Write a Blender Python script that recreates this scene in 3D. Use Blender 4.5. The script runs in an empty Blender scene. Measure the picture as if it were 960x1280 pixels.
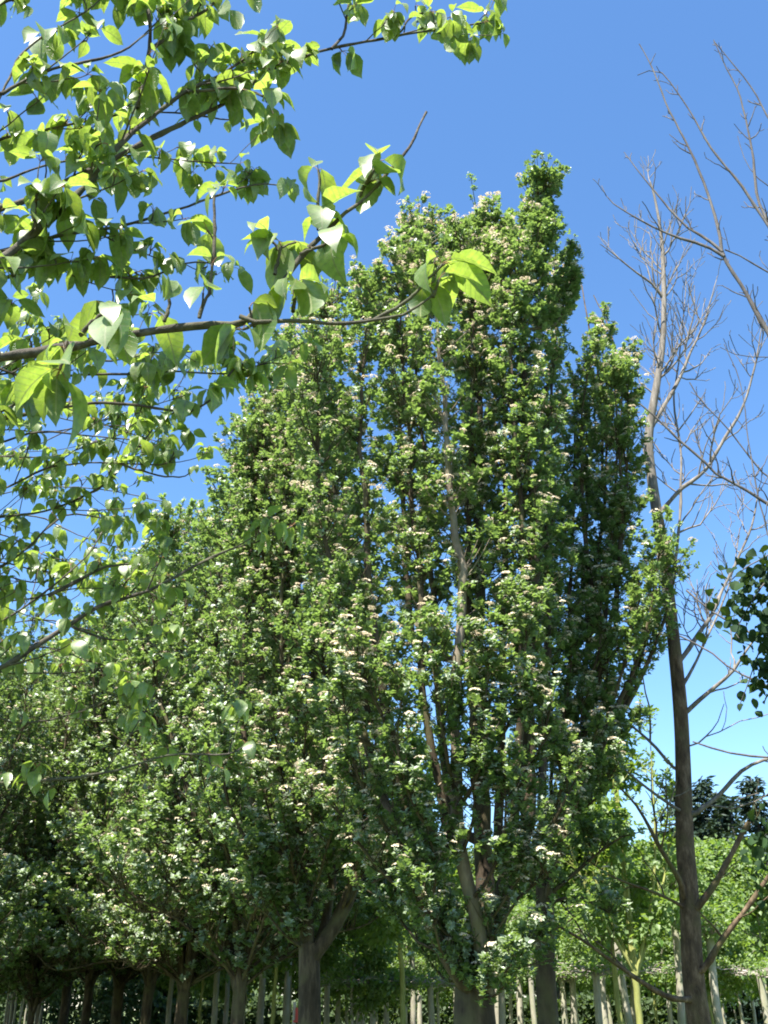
import bpy, math
import numpy as np
from math import radians, sin, cos, pi

sc = bpy.context.scene
COL = sc.collection
# ------------------------------------------------------------------ camera
PITCH = radians(26.35)
EYE = np.array([0.0, 0.0, 1.6])
FPX = 1256.0
cam_d = bpy.data.cameras.new('camera')
cam_d.sensor_fit = 'VERTICAL'
cam_d.angle = 2 * math.atan(640 / FPX)
cam_d.clip_end = 3000
cam = bpy.data.objects.new('camera', cam_d)
cam.location = EYE
cam.rotation_euler = (radians(90) + PITCH, 0, 0)
COL.objects.link(cam)
sc.camera = cam
# ------------------------------------------------------------------ world, sun, exposure
SUN_DIR = np.array([-0.40, -0.62, 1.35]); SUN_DIR /= np.linalg.norm(SUN_DIR)
EL = math.asin(SUN_DIR[2]); AZ = math.atan2(SUN_DIR[0], SUN_DIR[1])
w = bpy.data.worlds.new('World'); sc.world = w; w.use_nodes = True
nt = w.node_tree; nt.nodes.clear()
sky = nt.nodes.new('ShaderNodeTexSky'); sky.sky_type = 'NISHITA'; sky.sun_disc = False
sky.sun_elevation = EL; sky.sun_rotation = AZ; sky.altitude = 50
sky.air_density = 1.0; sky.dust_density = 0.4; sky.ozone_density = 3.6
hsv = nt.nodes.new('ShaderNodeHueSaturation'); hsv.inputs['Hue'].default_value = 0.5
hsv.inputs['Saturation'].default_value = 1.15; hsv.inputs['Value'].default_value = 1.0
bg = nt.nodes.new('ShaderNodeBackground'); bg.inputs['Strength'].default_value = 0.088
wo = nt.nodes.new('ShaderNodeOutputWorld')
nt.links.new(sky.outputs[0], hsv.inputs['Color']); nt.links.new(hsv.outputs[0], bg.inputs['Color'])
nt.links.new(bg.outputs[0], wo.inputs['Surface'])
sl = bpy.data.lights.new('sun', 'SUN'); sl.energy = 5.0; sl.angle = radians(0.55); sl.color = (1.0, 0.95, 0.87)
so = bpy.data.objects.new('sun', sl)
so.rotation_euler = (math.acos(SUN_DIR[2]), 0, math.atan2(SUN_DIR[1], SUN_DIR[0]) + pi / 2)
COL.objects.link(so)
sc.view_settings.view_transform = 'Standard'; sc.view_settings.look = 'None'
sc.view_settings.exposure = 1.85; sc.view_settings.gamma = 1.0
sc.render.engine = 'CYCLES'
cy = sc.cycles
cy.max_bounces = 7; cy.diffuse_bounces = 3; cy.glossy_bounces = 2; cy.transmission_bounces = 3
cy.use_denoising = True; cy.filter_width = 1.9
try: cy.denoiser = 'OPENIMAGEDENOISE'
except Exception: pass

# ------------------------------------------------------------------ helpers
def P(px, py, Y):
    """world point at depth Y (metres north of the eye) seen at photo pixel px, py"""
    u = (px - 480) / FPX; v = (640 - py) / FPX
    d = np.array([u, cos(PITCH) - v * sin(PITCH), sin(PITCH) + v * cos(PITCH)])
    return EYE + d * (Y / d[1])

def ground(px, Y):
    """ground point below pixel column px (taken at the horizon) at depth Y"""
    q = P(px, 1262, Y); return np.array([q[0], Y, 0.0])

def nrm(a):
    return a / np.maximum(np.linalg.norm(a, axis=-1, keepdims=True), 1e-9)

def crom(pts, n):
    """Catmull-Rom resample to n points, even in length"""
    p = np.asarray(pts, float)
    if len(p) == 2:
        t = np.linspace(0, 1, n)[:, None]; return p[0] * (1 - t) + p[1] * t
    q = np.vstack([2 * p[0] - p[1], p, 2 * p[-1] - p[-2]])
    out = []
    for i in range(len(p) - 1):
        a, b, c, d = q[i:i + 4]
        t = np.linspace(0, 1, 12, endpoint=False)[:, None]
        out.append(.5 * (2 * b + (c - a) * t + (2 * a - 5 * b + 4 * c - d) * t ** 2 + (3 * b - a - 3 * c + d) * t ** 3))
    out.append(p[-1:]); o = np.vstack(out)
    s = np.r_[0, np.cumsum(np.linalg.norm(np.diff(o, axis=0), axis=1))]
    x = np.linspace(0, s[-1], n)
    return np.stack([np.interp(x, s, o[:, k]) for k in range(3)], 1)

def plen(p): return float(np.linalg.norm(np.diff(p, axis=0), axis=1).sum())

class Mesh:
    """collects faces of several sizes and builds ONE mesh object"""
    def __init__(s): s.v = []; s.f = []; s.r = []; s.m = []; s.uv = []; s.n = 0; s.cur = 0
    def add(s, V, F, rnd=None, uv=None):
        V = np.asarray(V, float).reshape(-1, 3); F = np.asarray(F)
        s.v.append(V); s.f.append(F + s.n); s.n += len(V); s.m.append(np.full(len(F), s.cur)); s.uv.append(np.zeros((len(V), 2)) if uv is None else uv)
        s.r.append(np.full(len(V), .5) if rnd is None else np.broadcast_to(rnd, (len(V),)))
    def tubes(s, Pt, R, sides=4):
        Pt = np.asarray(Pt, float); R = np.asarray(R, float)
        if len(Pt) == 0: return
        N, K, _ = Pt.shape
        T = nrm(np.gradient(Pt, axis=1))
        m = nrm(Pt[:, -1] - Pt[:, 0])
        ref = np.where((np.abs(m[:, 2:3]) > .75), np.array([[1., .15, 0]]), np.array([[.1, 0, 1.]]))[:, None, :]
        U = nrm(np.cross(np.broadcast_to(ref, T.shape), T)); W = np.cross(T, U)
        a = np.linspace(0, 2 * pi, sides, endpoint=False)
        V = Pt[:, :, None] + R[:, :, None, None] * (np.cos(a)[:, None] * U[:, :, None] + np.sin(a)[:, None] * W[:, :, None])
        i = np.arange(sides); j = (i + 1) % sides
        k = np.arange(K - 1)[:, None] * sides
        q = np.stack([k + i, k + j, k + j + sides, k + i + sides], -1).reshape(-1, 4)
        F = (np.arange(N)[:, None, None] * K * sides + q[None]).reshape(-1, 4)
        s.add(V, F)
    def tube(s, pts, r, sides=6): s.tubes([pts], [r], sides)
    def trunk(s, pts, r, sides=14, bump=.05, seed=0, flare=0.0):
        """thick trunk: ring radii wander, ridges run along it, root flare at the foot"""
        pts = np.asarray(pts); r = np.asarray(r, float); K = len(pts)
        g = np.random.default_rng(seed)
        T = nrm(np.gradient(pts, axis=0))
        ref = np.array([1., .2, 0])
        U = nrm(np.cross(np.broadcast_to(ref, T.shape), T)); W = np.cross(T, U)
        a = np.linspace(0, 2 * pi, sides, endpoint=False)
        ss = np.linspace(0, 1, K)[:, None] * plen(pts)
        wob = np.zeros((K, sides))
        for m in range(2, 7):
            wob += g.uniform(.2, .7) / m * np.cos(m * a[None] + g.uniform(0, 6.3) + g.uniform(-1, 1) * ss + .8 * np.sin(ss * g.uniform(.7, 3) + g.uniform(0, 6)))
        fl = flare * np.exp(-ss / .28) * (1 + .5 * np.cos(5 * a[None] + g.uniform(0, 6)))
        rr = r[:, None] * (1 + bump * 1.6 * wob + fl)
        V = pts[:, None] + rr[..., None] * (np.cos(a)[:, None] * U[:, None] + np.sin(a)[:, None] * W[:, None])
        i = np.arange(sides); j = (i + 1) % sides; k = np.arange(K - 1)[:, None] * sides
        s.add(V, np.stack([k + i, k + j, k + j + sides, k + i + sides], -1).reshape(-1, 4))
    def box(s, c, d):
        c = np.asarray(c, float); h = np.asarray(d, float) / 2
        V = np.array([[x, y, z] for x in (-1, 1) for y in (-1, 1) for z in (-1, 1)]) * h + c
        s.add(V, [[0, 1, 3, 2], [4, 6, 7, 5], [0, 4, 5, 1], [2, 3, 7, 6], [0, 2, 6, 4], [1, 5, 7, 3]])
    def leaves(s, base, d, up, L, Wd, g, droop=.25, fold=.35):
        """one folded, drooping leaf of 4 triangles per row: base point, direction, upper-side normal"""
        n = len(base)
        if n == 0: return
        d = nrm(d); side = nrm(np.cross(d, up)); up = np.cross(side, d)
        L = np.broadcast_to(L, (n,))[:, None]; Wd = np.broadcast_to(Wd, (n,))[:, None]
        mid = base + d * L * .48 - up * Wd * fold * .5
        l = base + d * L * .50 + side * Wd * .5 + up * Wd * fold * .25
        r = base + d * L * .50 - side * Wd * .5 + up * Wd * fold * .25
        tip = base + d * L - up * L * droop
        V = np.stack([base, r, tip, l, mid], 1)
        F = np.array([[0, 1, 4], [1, 2, 4], [2, 3, 4], [3, 0, 4]])
        F = (np.arange(n)[:, None, None] * 5 + F[None]).reshape(-1, 3)
        s.add(V, F, np.repeat(g.random(n), 5))
    def bigleaves(s, base, d, up, L, Wd, g, curl=.5, fold=.3):
        """leaf with an outline: seven rows of three points, pointed tip, curled along its length"""
        n = len(base)
        if n == 0: return
        d = nrm(d); side = nrm(np.cross(d, up)); up = np.cross(side, d)
        L = np.broadcast_to(L, (n,)); Wd = np.broadcast_to(Wd, (n,))
        cu = curl * g.uniform(.3, 1.5, n); fo = fold * g.uniform(.2, 1.6, n); wv = g.uniform(-.25, .25, n)
        t = np.array([0, .07, .2, .38, .56, .74, .9, 1.0])
        wid = np.array([.02, .34, .78, 1.0, .93, .62, .17, .0])
        pts = []
        x = np.zeros(n); z = np.zeros(n); prev = 0
        for k in range(len(t)):
            dt = t[k] - prev; prev = t[k]
            ang = cu * (t[k] - .25) * 1.3
            x = x + dt * np.cos(ang); z = z - dt * np.sin(ang)
            c = base + d * (L * x)[:, None] + up * (L * z)[:, None]
            h = (Wd * .5 * wid[k])[:, None]
            rise = (np.abs(fo) * Wd * .5 * wid[k])[:, None]
            tw = (wv * np.sin(t[k] * 9))[:, None] * h
            pts += [c + side * h + up * (rise + tw), c, c - side * h + up * (rise - tw)]
        V = np.stack(pts, 1); m = len(pts)
        F = []
        for k in range(len(t) - 1):
            a = 3 * k
            F += [[a, a + 1, a + 4, a + 3], [a + 1, a + 2, a + 5, a + 4]]
        F = (np.arange(n)[:, None, None] * m + np.array(F)[None]).reshape(-1, 4)
        uv = np.stack([np.repeat(t, 3), np.tile([1., 0., -1.], len(t)) * np.repeat(wid, 3)], 1)
        s.add(V, F, np.repeat(g.random(n), m), np.tile(uv, (n, 1)))
        s.veined = True
    def build(s, name, mat, parent=None, smooth=True):
        me = bpy.data.meshes.new(name)
        if s.v:
            V = np.vstack(s.v)
            me.vertices.add(len(V)); me.vertices.foreach_set('co', V.astype(np.float32).ravel())
            loops = np.concatenate([f.ravel() for f in s.f]).astype(np.int32)
            tot = np.concatenate([np.full(len(f), f.shape[1]) for f in s.f]).astype(np.int32)
            st = np.r_[0, np.cumsum(tot)[:-1]].astype(np.int32)
            me.loops.add(len(loops)); me.loops.foreach_set('vertex_index', loops)
            me.polygons.add(len(tot)); me.polygons.foreach_set('loop_start', st); me.polygons.foreach_set('loop_total', tot)
            me.polygons.foreach_set('use_smooth', np.full(len(tot), smooth))
            at = me.attributes.new('rnd', 'FLOAT', 'POINT')
            at.data.foreach_set('value', np.concatenate(s.r).astype(np.float32))
            if getattr(s, 'veined', False):
                uv = np.concatenate(s.uv).astype(np.float32)
                for nm, c in (('lt', 0), ('ls', 1)):
                    a2 = me.attributes.new(nm, 'FLOAT', 'POINT'); a2.data.foreach_set('value', np.ascontiguousarray(uv[:, c]))
            me.update(calc_edges=True)
        for mt in (mat if isinstance(mat, tuple) else (mat,)): me.materials.append(mt)
        if isinstance(mat, tuple) and s.v: me.polygons.foreach_set('material_index', np.concatenate(s.m).astype(np.int32))
        o = bpy.data.objects.new(name, me); COL.objects.link(o)
        if parent: o.parent = parent
        return o

def thing(name, label, cat, group=None, loc=(0, 0, 0)):
    o = bpy.data.objects.new(name, None); COL.objects.link(o)
    o.location = loc; o.empty_display_size = .3
    o['label'] = label; o['category'] = cat
    if group: o['group'] = group
    return o

def copy_tree(o, parent=None):
    c = o.copy(); COL.objects.link(c)
    if parent: c.parent = parent
    for ch in list(o.children): copy_tree(ch, c)
    return c

# ------------------------------------------------------------------ materials
def nodes(name):
    m = bpy.data.materials.new(name); m.use_nodes = True
    t = m.node_tree; t.nodes.clear(); return m, t
def N(t, k, **kw):
    n = t.nodes.new(k)
    for a, v in kw.items():
        if hasattr(n, a): setattr(n, a, v)
    return n
def ramp(t, stops):
    r = t.nodes.new('ShaderNodeValToRGB'); e = r.color_ramp.elements
    while len(e) < len(stops): e.new(.5)
    for x, (p, c) in zip(e, stops): x.position = p; x.color = (*c, 1)
    return r

def leaf_mat(name, stops, under, trans, tmix=.3, rough=.42, spec=.5, veins=False):
    m, t = nodes(name)
    at = N(t, 'ShaderNodeAttribute'); at.attribute_name = 'rnd'
    r = ramp(t, stops); t.links.new(at.outputs['Fac'], r.inputs['Fac'])
    geo = N(t, 'ShaderNodeNewGeometry')
    mx = N(t, 'ShaderNodeMix'); mx.data_type = 'RGBA'
    t.links.new(geo.outputs['Backfacing'], mx.inputs['Factor'])
    t.links.new(r.outputs[0], mx.inputs['A']); mx.inputs['B'].default_value = (*under, 1)
    p = N(t, 'ShaderNodeBsdfPrincipled'); t.links.new(mx.outputs['Result'], p.inputs['Base Color'])
    p.inputs['Roughness'].default_value = rough; p.inputs['Specular IOR Level'].default_value = spec
    tr = N(t, 'ShaderNodeBsdfTranslucent')
    r2 = ramp(t, [(0, tuple(.75 * c for c in trans)), (1, tuple(1.25 * c for c in trans))])
    t.links.new(at.outputs['Fac'], r2.inputs['Fac']); t.links.new(r2.outputs[0], tr.inputs['Color'])
    if veins:
        nz = N(t, 'ShaderNodeTexNoise'); nz.inputs['Scale'].default_value = 55; nz.inputs['Detail'].default_value = 3
        tc = N(t, 'ShaderNodeTexCoord'); t.links.new(tc.outputs['Object'], nz.inputs['Vector'])
        rz = ramp(t, [(.3, (.72, .76, .66)), (.55, (1, 1, 1)), (.74, (1.2, 1.08, .8))]); t.links.new(nz.outputs['Fac'], rz.inputs['Fac'])
        def math_(op, a, b=None, c=None):
            n = N(t, 'ShaderNodeMath'); n.operation = op
            for i, v in enumerate((a, b, c)):
                if v is None: continue
                if isinstance(v, (int, float)): n.inputs[i].default_value = v
                else: t.links.new(v, n.inputs[i])
            return n.outputs[0]
        al = N(t, 'ShaderNodeAttribute'); al.attribute_name = 'lt'; asd = N(t, 'ShaderNodeAttribute'); asd.attribute_name = 'ls'
        ab = math_('ABSOLUTE', asd.outputs['Fac'])
        ph = math_('FRACT', math_('SUBTRACT', math_('MULTIPLY', al.outputs['Fac'], 8.0), math_('MULTIPLY', ab, 1.7)))
        v1_ = math_('LESS_THAN', math_('ABSOLUTE', math_('SUBTRACT', ph, .5)), .075)
        v2_ = math_('LESS_THAN', ab, .055)
        v = math_('MAXIMUM', math_('MULTIPLY', v1_, .55), v2_)
        mv = N(t, 'ShaderNodeMix'); mv.data_type = 'RGBA'; t.links.new(v, mv.inputs['Factor'])
        t.links.new(mx.outputs['Result'], mv.inputs['A']); mv.inputs['B'].default_value = (.26, .30, .14, 1)
        mm_ = N(t, 'ShaderNodeMix'); mm_.data_type = 'RGBA'; mm_.blend_type = 'MULTIPLY'; mm_.inputs['Factor'].default_value = 1
        t.links.new(mv.outputs['Result'], mm_.inputs['A']); t.links.new(rz.outputs[0], mm_.inputs['B'])
        t.links.new(mm_.outputs['Result'], p.inputs['Base Color'])
        mt_ = N(t, 'ShaderNodeMix'); mt_.data_type = 'RGBA'; t.links.new(v, mt_.inputs['Factor'])
        t.links.new(r2.outputs[0], mt_.inputs['A']); mt_.inputs['B'].default_value = (.18, .24, .06, 1)
        mw_ = N(t, 'ShaderNodeMix'); mw_.data_type = 'RGBA'; mw_.blend_type = 'MULTIPLY'; mw_.inputs['Factor'].default_value = 1
        t.links.new(mt_.outputs['Result'], mw_.inputs['A']); t.links.new(rz.outputs[0], mw_.inputs['B'])
        t.links.new(mw_.outputs['Result'], tr.inputs['Color'])
        bp = N(t, 'ShaderNodeBump'); bp.invert = True; bp.inputs['Strength'].default_value = .5; bp.inputs['Distance'].default_value = .004
        t.links.new(v, bp.inputs['Height']); t.links.new(bp.outputs[0], p.inputs['Normal'])
    ms = N(t, 'ShaderNodeMixShader'); ms.inputs[0].default_value = tmix
    t.links.new(p.outputs[0], ms.inputs[1]); t.links.new(tr.outputs[0], ms.inputs[2])
    o = N(t, 'ShaderNodeOutputMaterial'); t.links.new(ms.outputs[0], o.inputs['Surface'])
    return m

def bark_mat(name, dark, mid, light, scale=9, lichen=None, stretch=.22, bump=.5, rough=.9):
    m, t = nodes(name)
    co = N(t, 'ShaderNodeTexCoord'); mp = N(t, 'ShaderNodeMapping')
    mp.inputs['Scale'].default_value = (1, 1, stretch)
    t.links.new(co.outputs['Object'], mp.inputs['Vector'])
    n1 = N(t, 'ShaderNodeTexNoise'); n1.inputs['Scale'].default_value = scale; n1.inputs['Detail'].default_value = 7; n1.inputs['Roughness'].default_value = .68
    t.links.new(mp.outputs[0], n1.inputs['Vector'])
    r = ramp(t, [(.28, dark), (.5, mid), (.72, light)]); t.links.new(n1.outputs['Fac'], r.inputs['Fac'])
    col = r.outputs[0]
    if lichen:
        n2 = N(t, 'ShaderNodeTexNoise'); n2.inputs['Scale'].default_value = 3.1; n2.inputs['Detail'].default_value = 5
        t.links.new(co.outputs['Object'], n2.inputs['Vector'])
        r2 = ramp(t, [(.47, (0, 0, 0)), (.66, (1, 1, 1))]); t.links.new(n2.outputs['Fac'], r2.inputs['Fac'])
        mx = N(t, 'ShaderNodeMix'); mx.data_type = 'RGBA'
        t.links.new(r2.outputs[0], mx.inputs['Factor']); t.links.new(col, mx.inputs['A']); mx.inputs['B'].default_value = (*lichen, 1)
        col = mx.outputs['Result']
    p = N(t, 'ShaderNodeBsdfPrincipled'); p.inputs['Roughness'].default_value = rough; p.inputs['Specular IOR Level'].default_value = .25
    t.links.new(col, p.inputs['Base Color'])
    b = N(t, 'ShaderNodeBump'); b.inputs['Strength'].default_value = bump; b.inputs['Distance'].default_value = .03
    t.links.new(n1.outputs['Fac'], b.inputs['Height']); t.links.new(b.outputs[0], p.inputs['Normal'])
    o = N(t, 'ShaderNodeOutputMaterial'); t.links.new(p.outputs[0], o.inputs['Surface'])
    return m

M = {}
M['leaf'] = leaf_mat('whitebeam_leaf', [(0, (.050, .110, .030)), (.5, (.095, .172, .055)), (1, (.165, .240, .100))], (.27, .33, .22), (.27, .41, .075), .35, .42, .9)
M['blossom'] = leaf_mat('cream_blossom', [(0, (.72, .62, .50)), (.5, (.82, .75, .63)), (1, (.86, .82, .74))], (.70, .60, .44), (.72, .60, .44), .3, .8, .2)
M['cherry'] = leaf_mat('cherry_leaf', [(0, (.060, .115, .028)), (.6, (.095, .165, .040)), (1, (.14, .21, .055))], (.15, .22, .075), (.36, .51, .065), .47, .40, .9, True)
M['stalk'] = bark_mat('leaf_stalk', (.16, .07, .04), (.22, .12, .06), (.26, .18, .08), 20, bump=.1)
M['lime'] = leaf_mat('shaded_broad_leaf', [(0, (.014, .035, .014)), (1, (.03, .06, .02))], (.016, .034, .014), (.07, .13, .015), .22, .7, .12)  # shade on the backlit hanging sprays is put into this leaf colour
M['fresh'] = leaf_mat('fresh_leaf', [(0, (.052, .118, .022)), (.5, (.090, .172, .032)), (1, (.158, .232, .052))], (.13, .19, .07), (.29, .44, .05), .36, .5, .4)
M['far'] = leaf_mat('woodland_leaf', [(0, (.035, .075, .02)), (1, (.075, .125, .03))], (.06, .10, .04), (.15, .22, .03), .25, .6, .3)
M['needle'] = leaf_mat('conifer_needle', [(0, (.018, .040, .020)), (1, (.045, .075, .035))], (.02, .04, .025), (.05, .08, .02), .12, .6, .3)
M['hedge'] = leaf_mat('hedge_leaf', [(0, (.025, .055, .015)), (1, (.065, .115, .028))], (.05, .08, .03), (.14, .22, .03), .3, .6, .3)
M['bark'] = bark_mat('grey_brown_bark', (.018, .013, .008), (.055, .041, .026), (.14, .108, .068), 9, lichen=(.085, .078, .036), bump=.8)
M['bark_pale'] = bark_mat('sunlit_pale_bark', (.06, .048, .034), (.19, .155, .115), (.32, .27, .205), 8, lichen=(.15, .14, .08), bump=.7)  # bark of the one sunlit stem, its brightness put into the colour
M['bark_bare'] = bark_mat('bare_tree_bark', (.022, .015, .01), (.095, .064, .04), (.22, .16, .105), 11, lichen=(.10, .085, .04), stretch=.35, bump=1.0)
M['bark_dark'] = bark_mat('shaded_grey_bark', (.04, .036, .034), (.09, .082, .076), (.15, .14, .13), 14)
M['bark_cherry'] = bark_mat('cherry_bark', (.022, .018, .014), (.065, .055, .044), (.14, .125, .10), 24, lichen=(.085, .085, .05), stretch=1.0)
M['bark_post'] = bark_mat('smooth_nursery_bark', (.16, .145, .11), (.30, .28, .22), (.42, .40, .32), 6, lichen=(.24, .25, .15), bump=.2)
M['bark_green'] = bark_mat('yellow_green_bark', (.14, .15, .045), (.24, .25, .075), (.32, .32, .12), 6, bump=.2)
M['bark_grey_twig'] = bark_mat('pale_grey_twig_bark', (.07, .06, .05), (.15, .135, .115), (.26, .235, .205), 12, bump=.4)
M['twig_grey'] = bark_mat('woven_twig_bark', (.20, .17, .14), (.33, .29, .25), (.46, .42, .37), 12, bump=.2)

def plain(name, col, rough=.6):
    m, t = nodes(name); p = N(t, 'ShaderNodeBsdfPrincipled')
    n = N(t, 'ShaderNodeTexNoise'); n.inputs['Scale'].default_value = 12
    r = ramp(t, [(.3, tuple(.75 * c for c in col)), (.7, col)]); t.links.new(n.outputs['Fac'], r.inputs['Fac'])
    t.links.new(r.outputs[0], p.inputs['Base Color']); p.inputs['Roughness'].default_value = rough
    o = N(t, 'ShaderNodeOutputMaterial'); t.links.new(p.outputs[0], o.inputs['Surface']); return m
M['red'] = plain('red_paint', (.45, .05, .04)); M['post'] = plain('weathered_post', (.42, .40, .36), .8)

def ground_mat():
    m, t = nodes('meadow_ground')
    co = N(t, 'ShaderNodeTexCoord')
    n1 = N(t, 'ShaderNodeTexNoise'); n1.inputs['Scale'].default_value = .35; n1.inputs['Detail'].default_value = 6
    n2 = N(t, 'ShaderNodeTexNoise'); n2.inputs['Scale'].default_value = 9; n2.inputs['Detail'].default_value = 8
    for n in (n1, n2): t.links.new(co.outputs['Object'], n.inputs['Vector'])
    r1 = ramp(t, [(.35, (.05, .085, .02)), (.55, (.11, .15, .035)), (.7, (.19, .17, .06))])
    r2 = ramp(t, [(.3, (.5, .5, .5)), (.7, (1.1, 1.1, 1.1))])
    t.links.new(n1.outputs['Fac'], r1.inputs['Fac']); t.links.new(n2.outputs['Fac'], r2.inputs['Fac'])
    mx = N(t, 'ShaderNodeMix'); mx.data_type = 'RGBA'; mx.blend_type = 'MULTIPLY'; mx.inputs['Factor'].default_value = 1
    t.links.new(r1.outputs[0], mx.inputs['A']); t.links.new(r2.outputs[0], mx.inputs['B'])
    p = N(t, 'ShaderNodeBsdfPrincipled'); p.inputs['Roughness'].default_value = .95
    t.links.new(mx.outputs['Result'], p.inputs['Base Color'])
    b = N(t, 'ShaderNodeBump'); b.inputs['Strength'].default_value = .8; b.inputs['Distance'].default_value = .1
    t.links.new(n2.outputs['Fac'], b.inputs['Height']); t.links.new(b.outputs[0], p.inputs['Normal'])
    o = N(t, 'ShaderNodeOutputMaterial'); t.links.new(p.outputs[0], o.inputs['Surface']); return m
M['ground'] = ground_mat()

# ------------------------------------------------------------------ the ground
g0 = Mesh()
xs = np.r_[np.linspace(-1500, -60, 8), np.linspace(-50, 50, 41), np.linspace(60, 1500, 8)]
ys = np.r_[np.linspace(-300, -20, 5), np.linspace(-15, 110, 60), np.linspace(130, 2500, 12)]
gx, gy = np.meshgrid(xs, ys)
gz = .05 * np.sin(gx * .31 + 1) * np.cos(gy * .23) - .05
nx, ny = len(xs), len(ys)
q = (np.arange(ny - 1)[:, None] * nx + np.arange(nx - 1)).ravel()
g0.add(np.stack([gx, gy, gz], -1), np.stack([q, q + 1, q + 1 + nx, q + nx], 1))
gr = g0.build('grass_field', M['ground']); gr['kind'] = 'structure'; gr['label'] = 'sunny grass field of the tree nursery'
# grass blades over the part in view
g = np.random.default_rng(5)
n = 26000
gyv = 9 + 75 * g.random(n) ** 1.5
gxv = (g.random(n) - .5) * 1.1 * (gyv + 6)
b = np.stack([gxv, gyv, .05 * np.sin(gxv * .31 + 1) * np.cos(gyv * .23) - .06], 1)
d = nrm(np.stack([g.normal(0, .35, n), g.normal(0, .35, n), np.ones(n)], 1))
up = nrm(np.stack([g.normal(0, 1, n), g.normal(0, 1, n), np.zeros(n) + .1], 1))
gm = Mesh(); gm.leaves(b, d, up, g.uniform(.1, .34, n), g.uniform(.02, .06, n), g, .2)
go = gm.build('grass', M['fresh']); go['kind'] = 'stuff'; go['label'] = 'long grass growing over the nursery field'

# ------------------------------------------------------------------ foliage growers
def clusters_to_leaves(crown, blossom, C, A, g, nl, L, Wd, pb, keep_above=.9, spread=(.75, 1.35), bs=.055):
    """C cluster points, A their axes: a rosette of leaves round each, some topped by a domed flower head"""
    n = len(C)
    if n == 0: return
    k = g.poisson(nl, n).clip(3, None)
    idx = np.repeat(np.arange(n), k)
    a = nrm(A)[idx]; m = len(idx)
    ref = nrm(np.cross(a, nrm(g.normal(size=(n, 3)))[idx])); ref2 = np.cross(a, ref)
    ph = g.uniform(0, 2 * pi, m)
    rad = np.cos(ph)[:, None] * ref + np.sin(ph)[:, None] * ref2
    th = g.uniform(*spread, m)[:, None]
    d = a * np.cos(th) + rad * np.sin(th); upn = a * np.sin(th) - rad * np.cos(th)
    upn = upn + g.normal(0, .25, (m, 3)) + np.array([0, 0, .45])
    base = C[idx] - a * g.uniform(0, .09, m)[:, None]
    l = L * g.uniform(.6, 1.2, m)
    crown.leaves(base, d, upn, l, l * Wd * g.uniform(.8, 1.2, m), g, droop=.16)
    if blossom is not None and pb > 0:
        s = np.where(g.random(n) < pb)[0]
        if len(s):
            kk = 22
            bi = np.repeat(s, kk); mm = len(bi)
            ax = nrm(nrm(A)[bi] * .5 + np.array([0, 0, .8]))
            r1 = nrm(np.cross(ax, np.array([.3, 1., .1]))); r2 = np.cross(ax, r1)
            ph = g.uniform(0, 2 * pi, mm); rr = np.sqrt(g.random(mm)) * (bs * g.uniform(.7, 1.3, len(s)))[np.repeat(np.arange(len(s)), kk)]
            pos = C[bi] + ax * (.05 + .6 * bs * (1 - (rr / (bs * 1.3)) ** 2))[:, None] + r1 * (rr * np.cos(ph))[:, None] + r2 * (rr * np.sin(ph))[:, None]
            nn = nrm(ax + (r1 * np.cos(ph)[:, None] + r2 * np.sin(ph)[:, None]) * (rr / bs)[:, None] * .7 + g.normal(0, .25, (mm, 3)))
            dd = nrm(np.cross(nn, g.normal(size=(mm, 3))))
            sz = g.uniform(.020, .036, mm) * bs / .06
            blossom.leaves(pos - dd * sz[:, None] * .5, dd, nn, sz, sz, g, droop=0, fold=.15)

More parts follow.
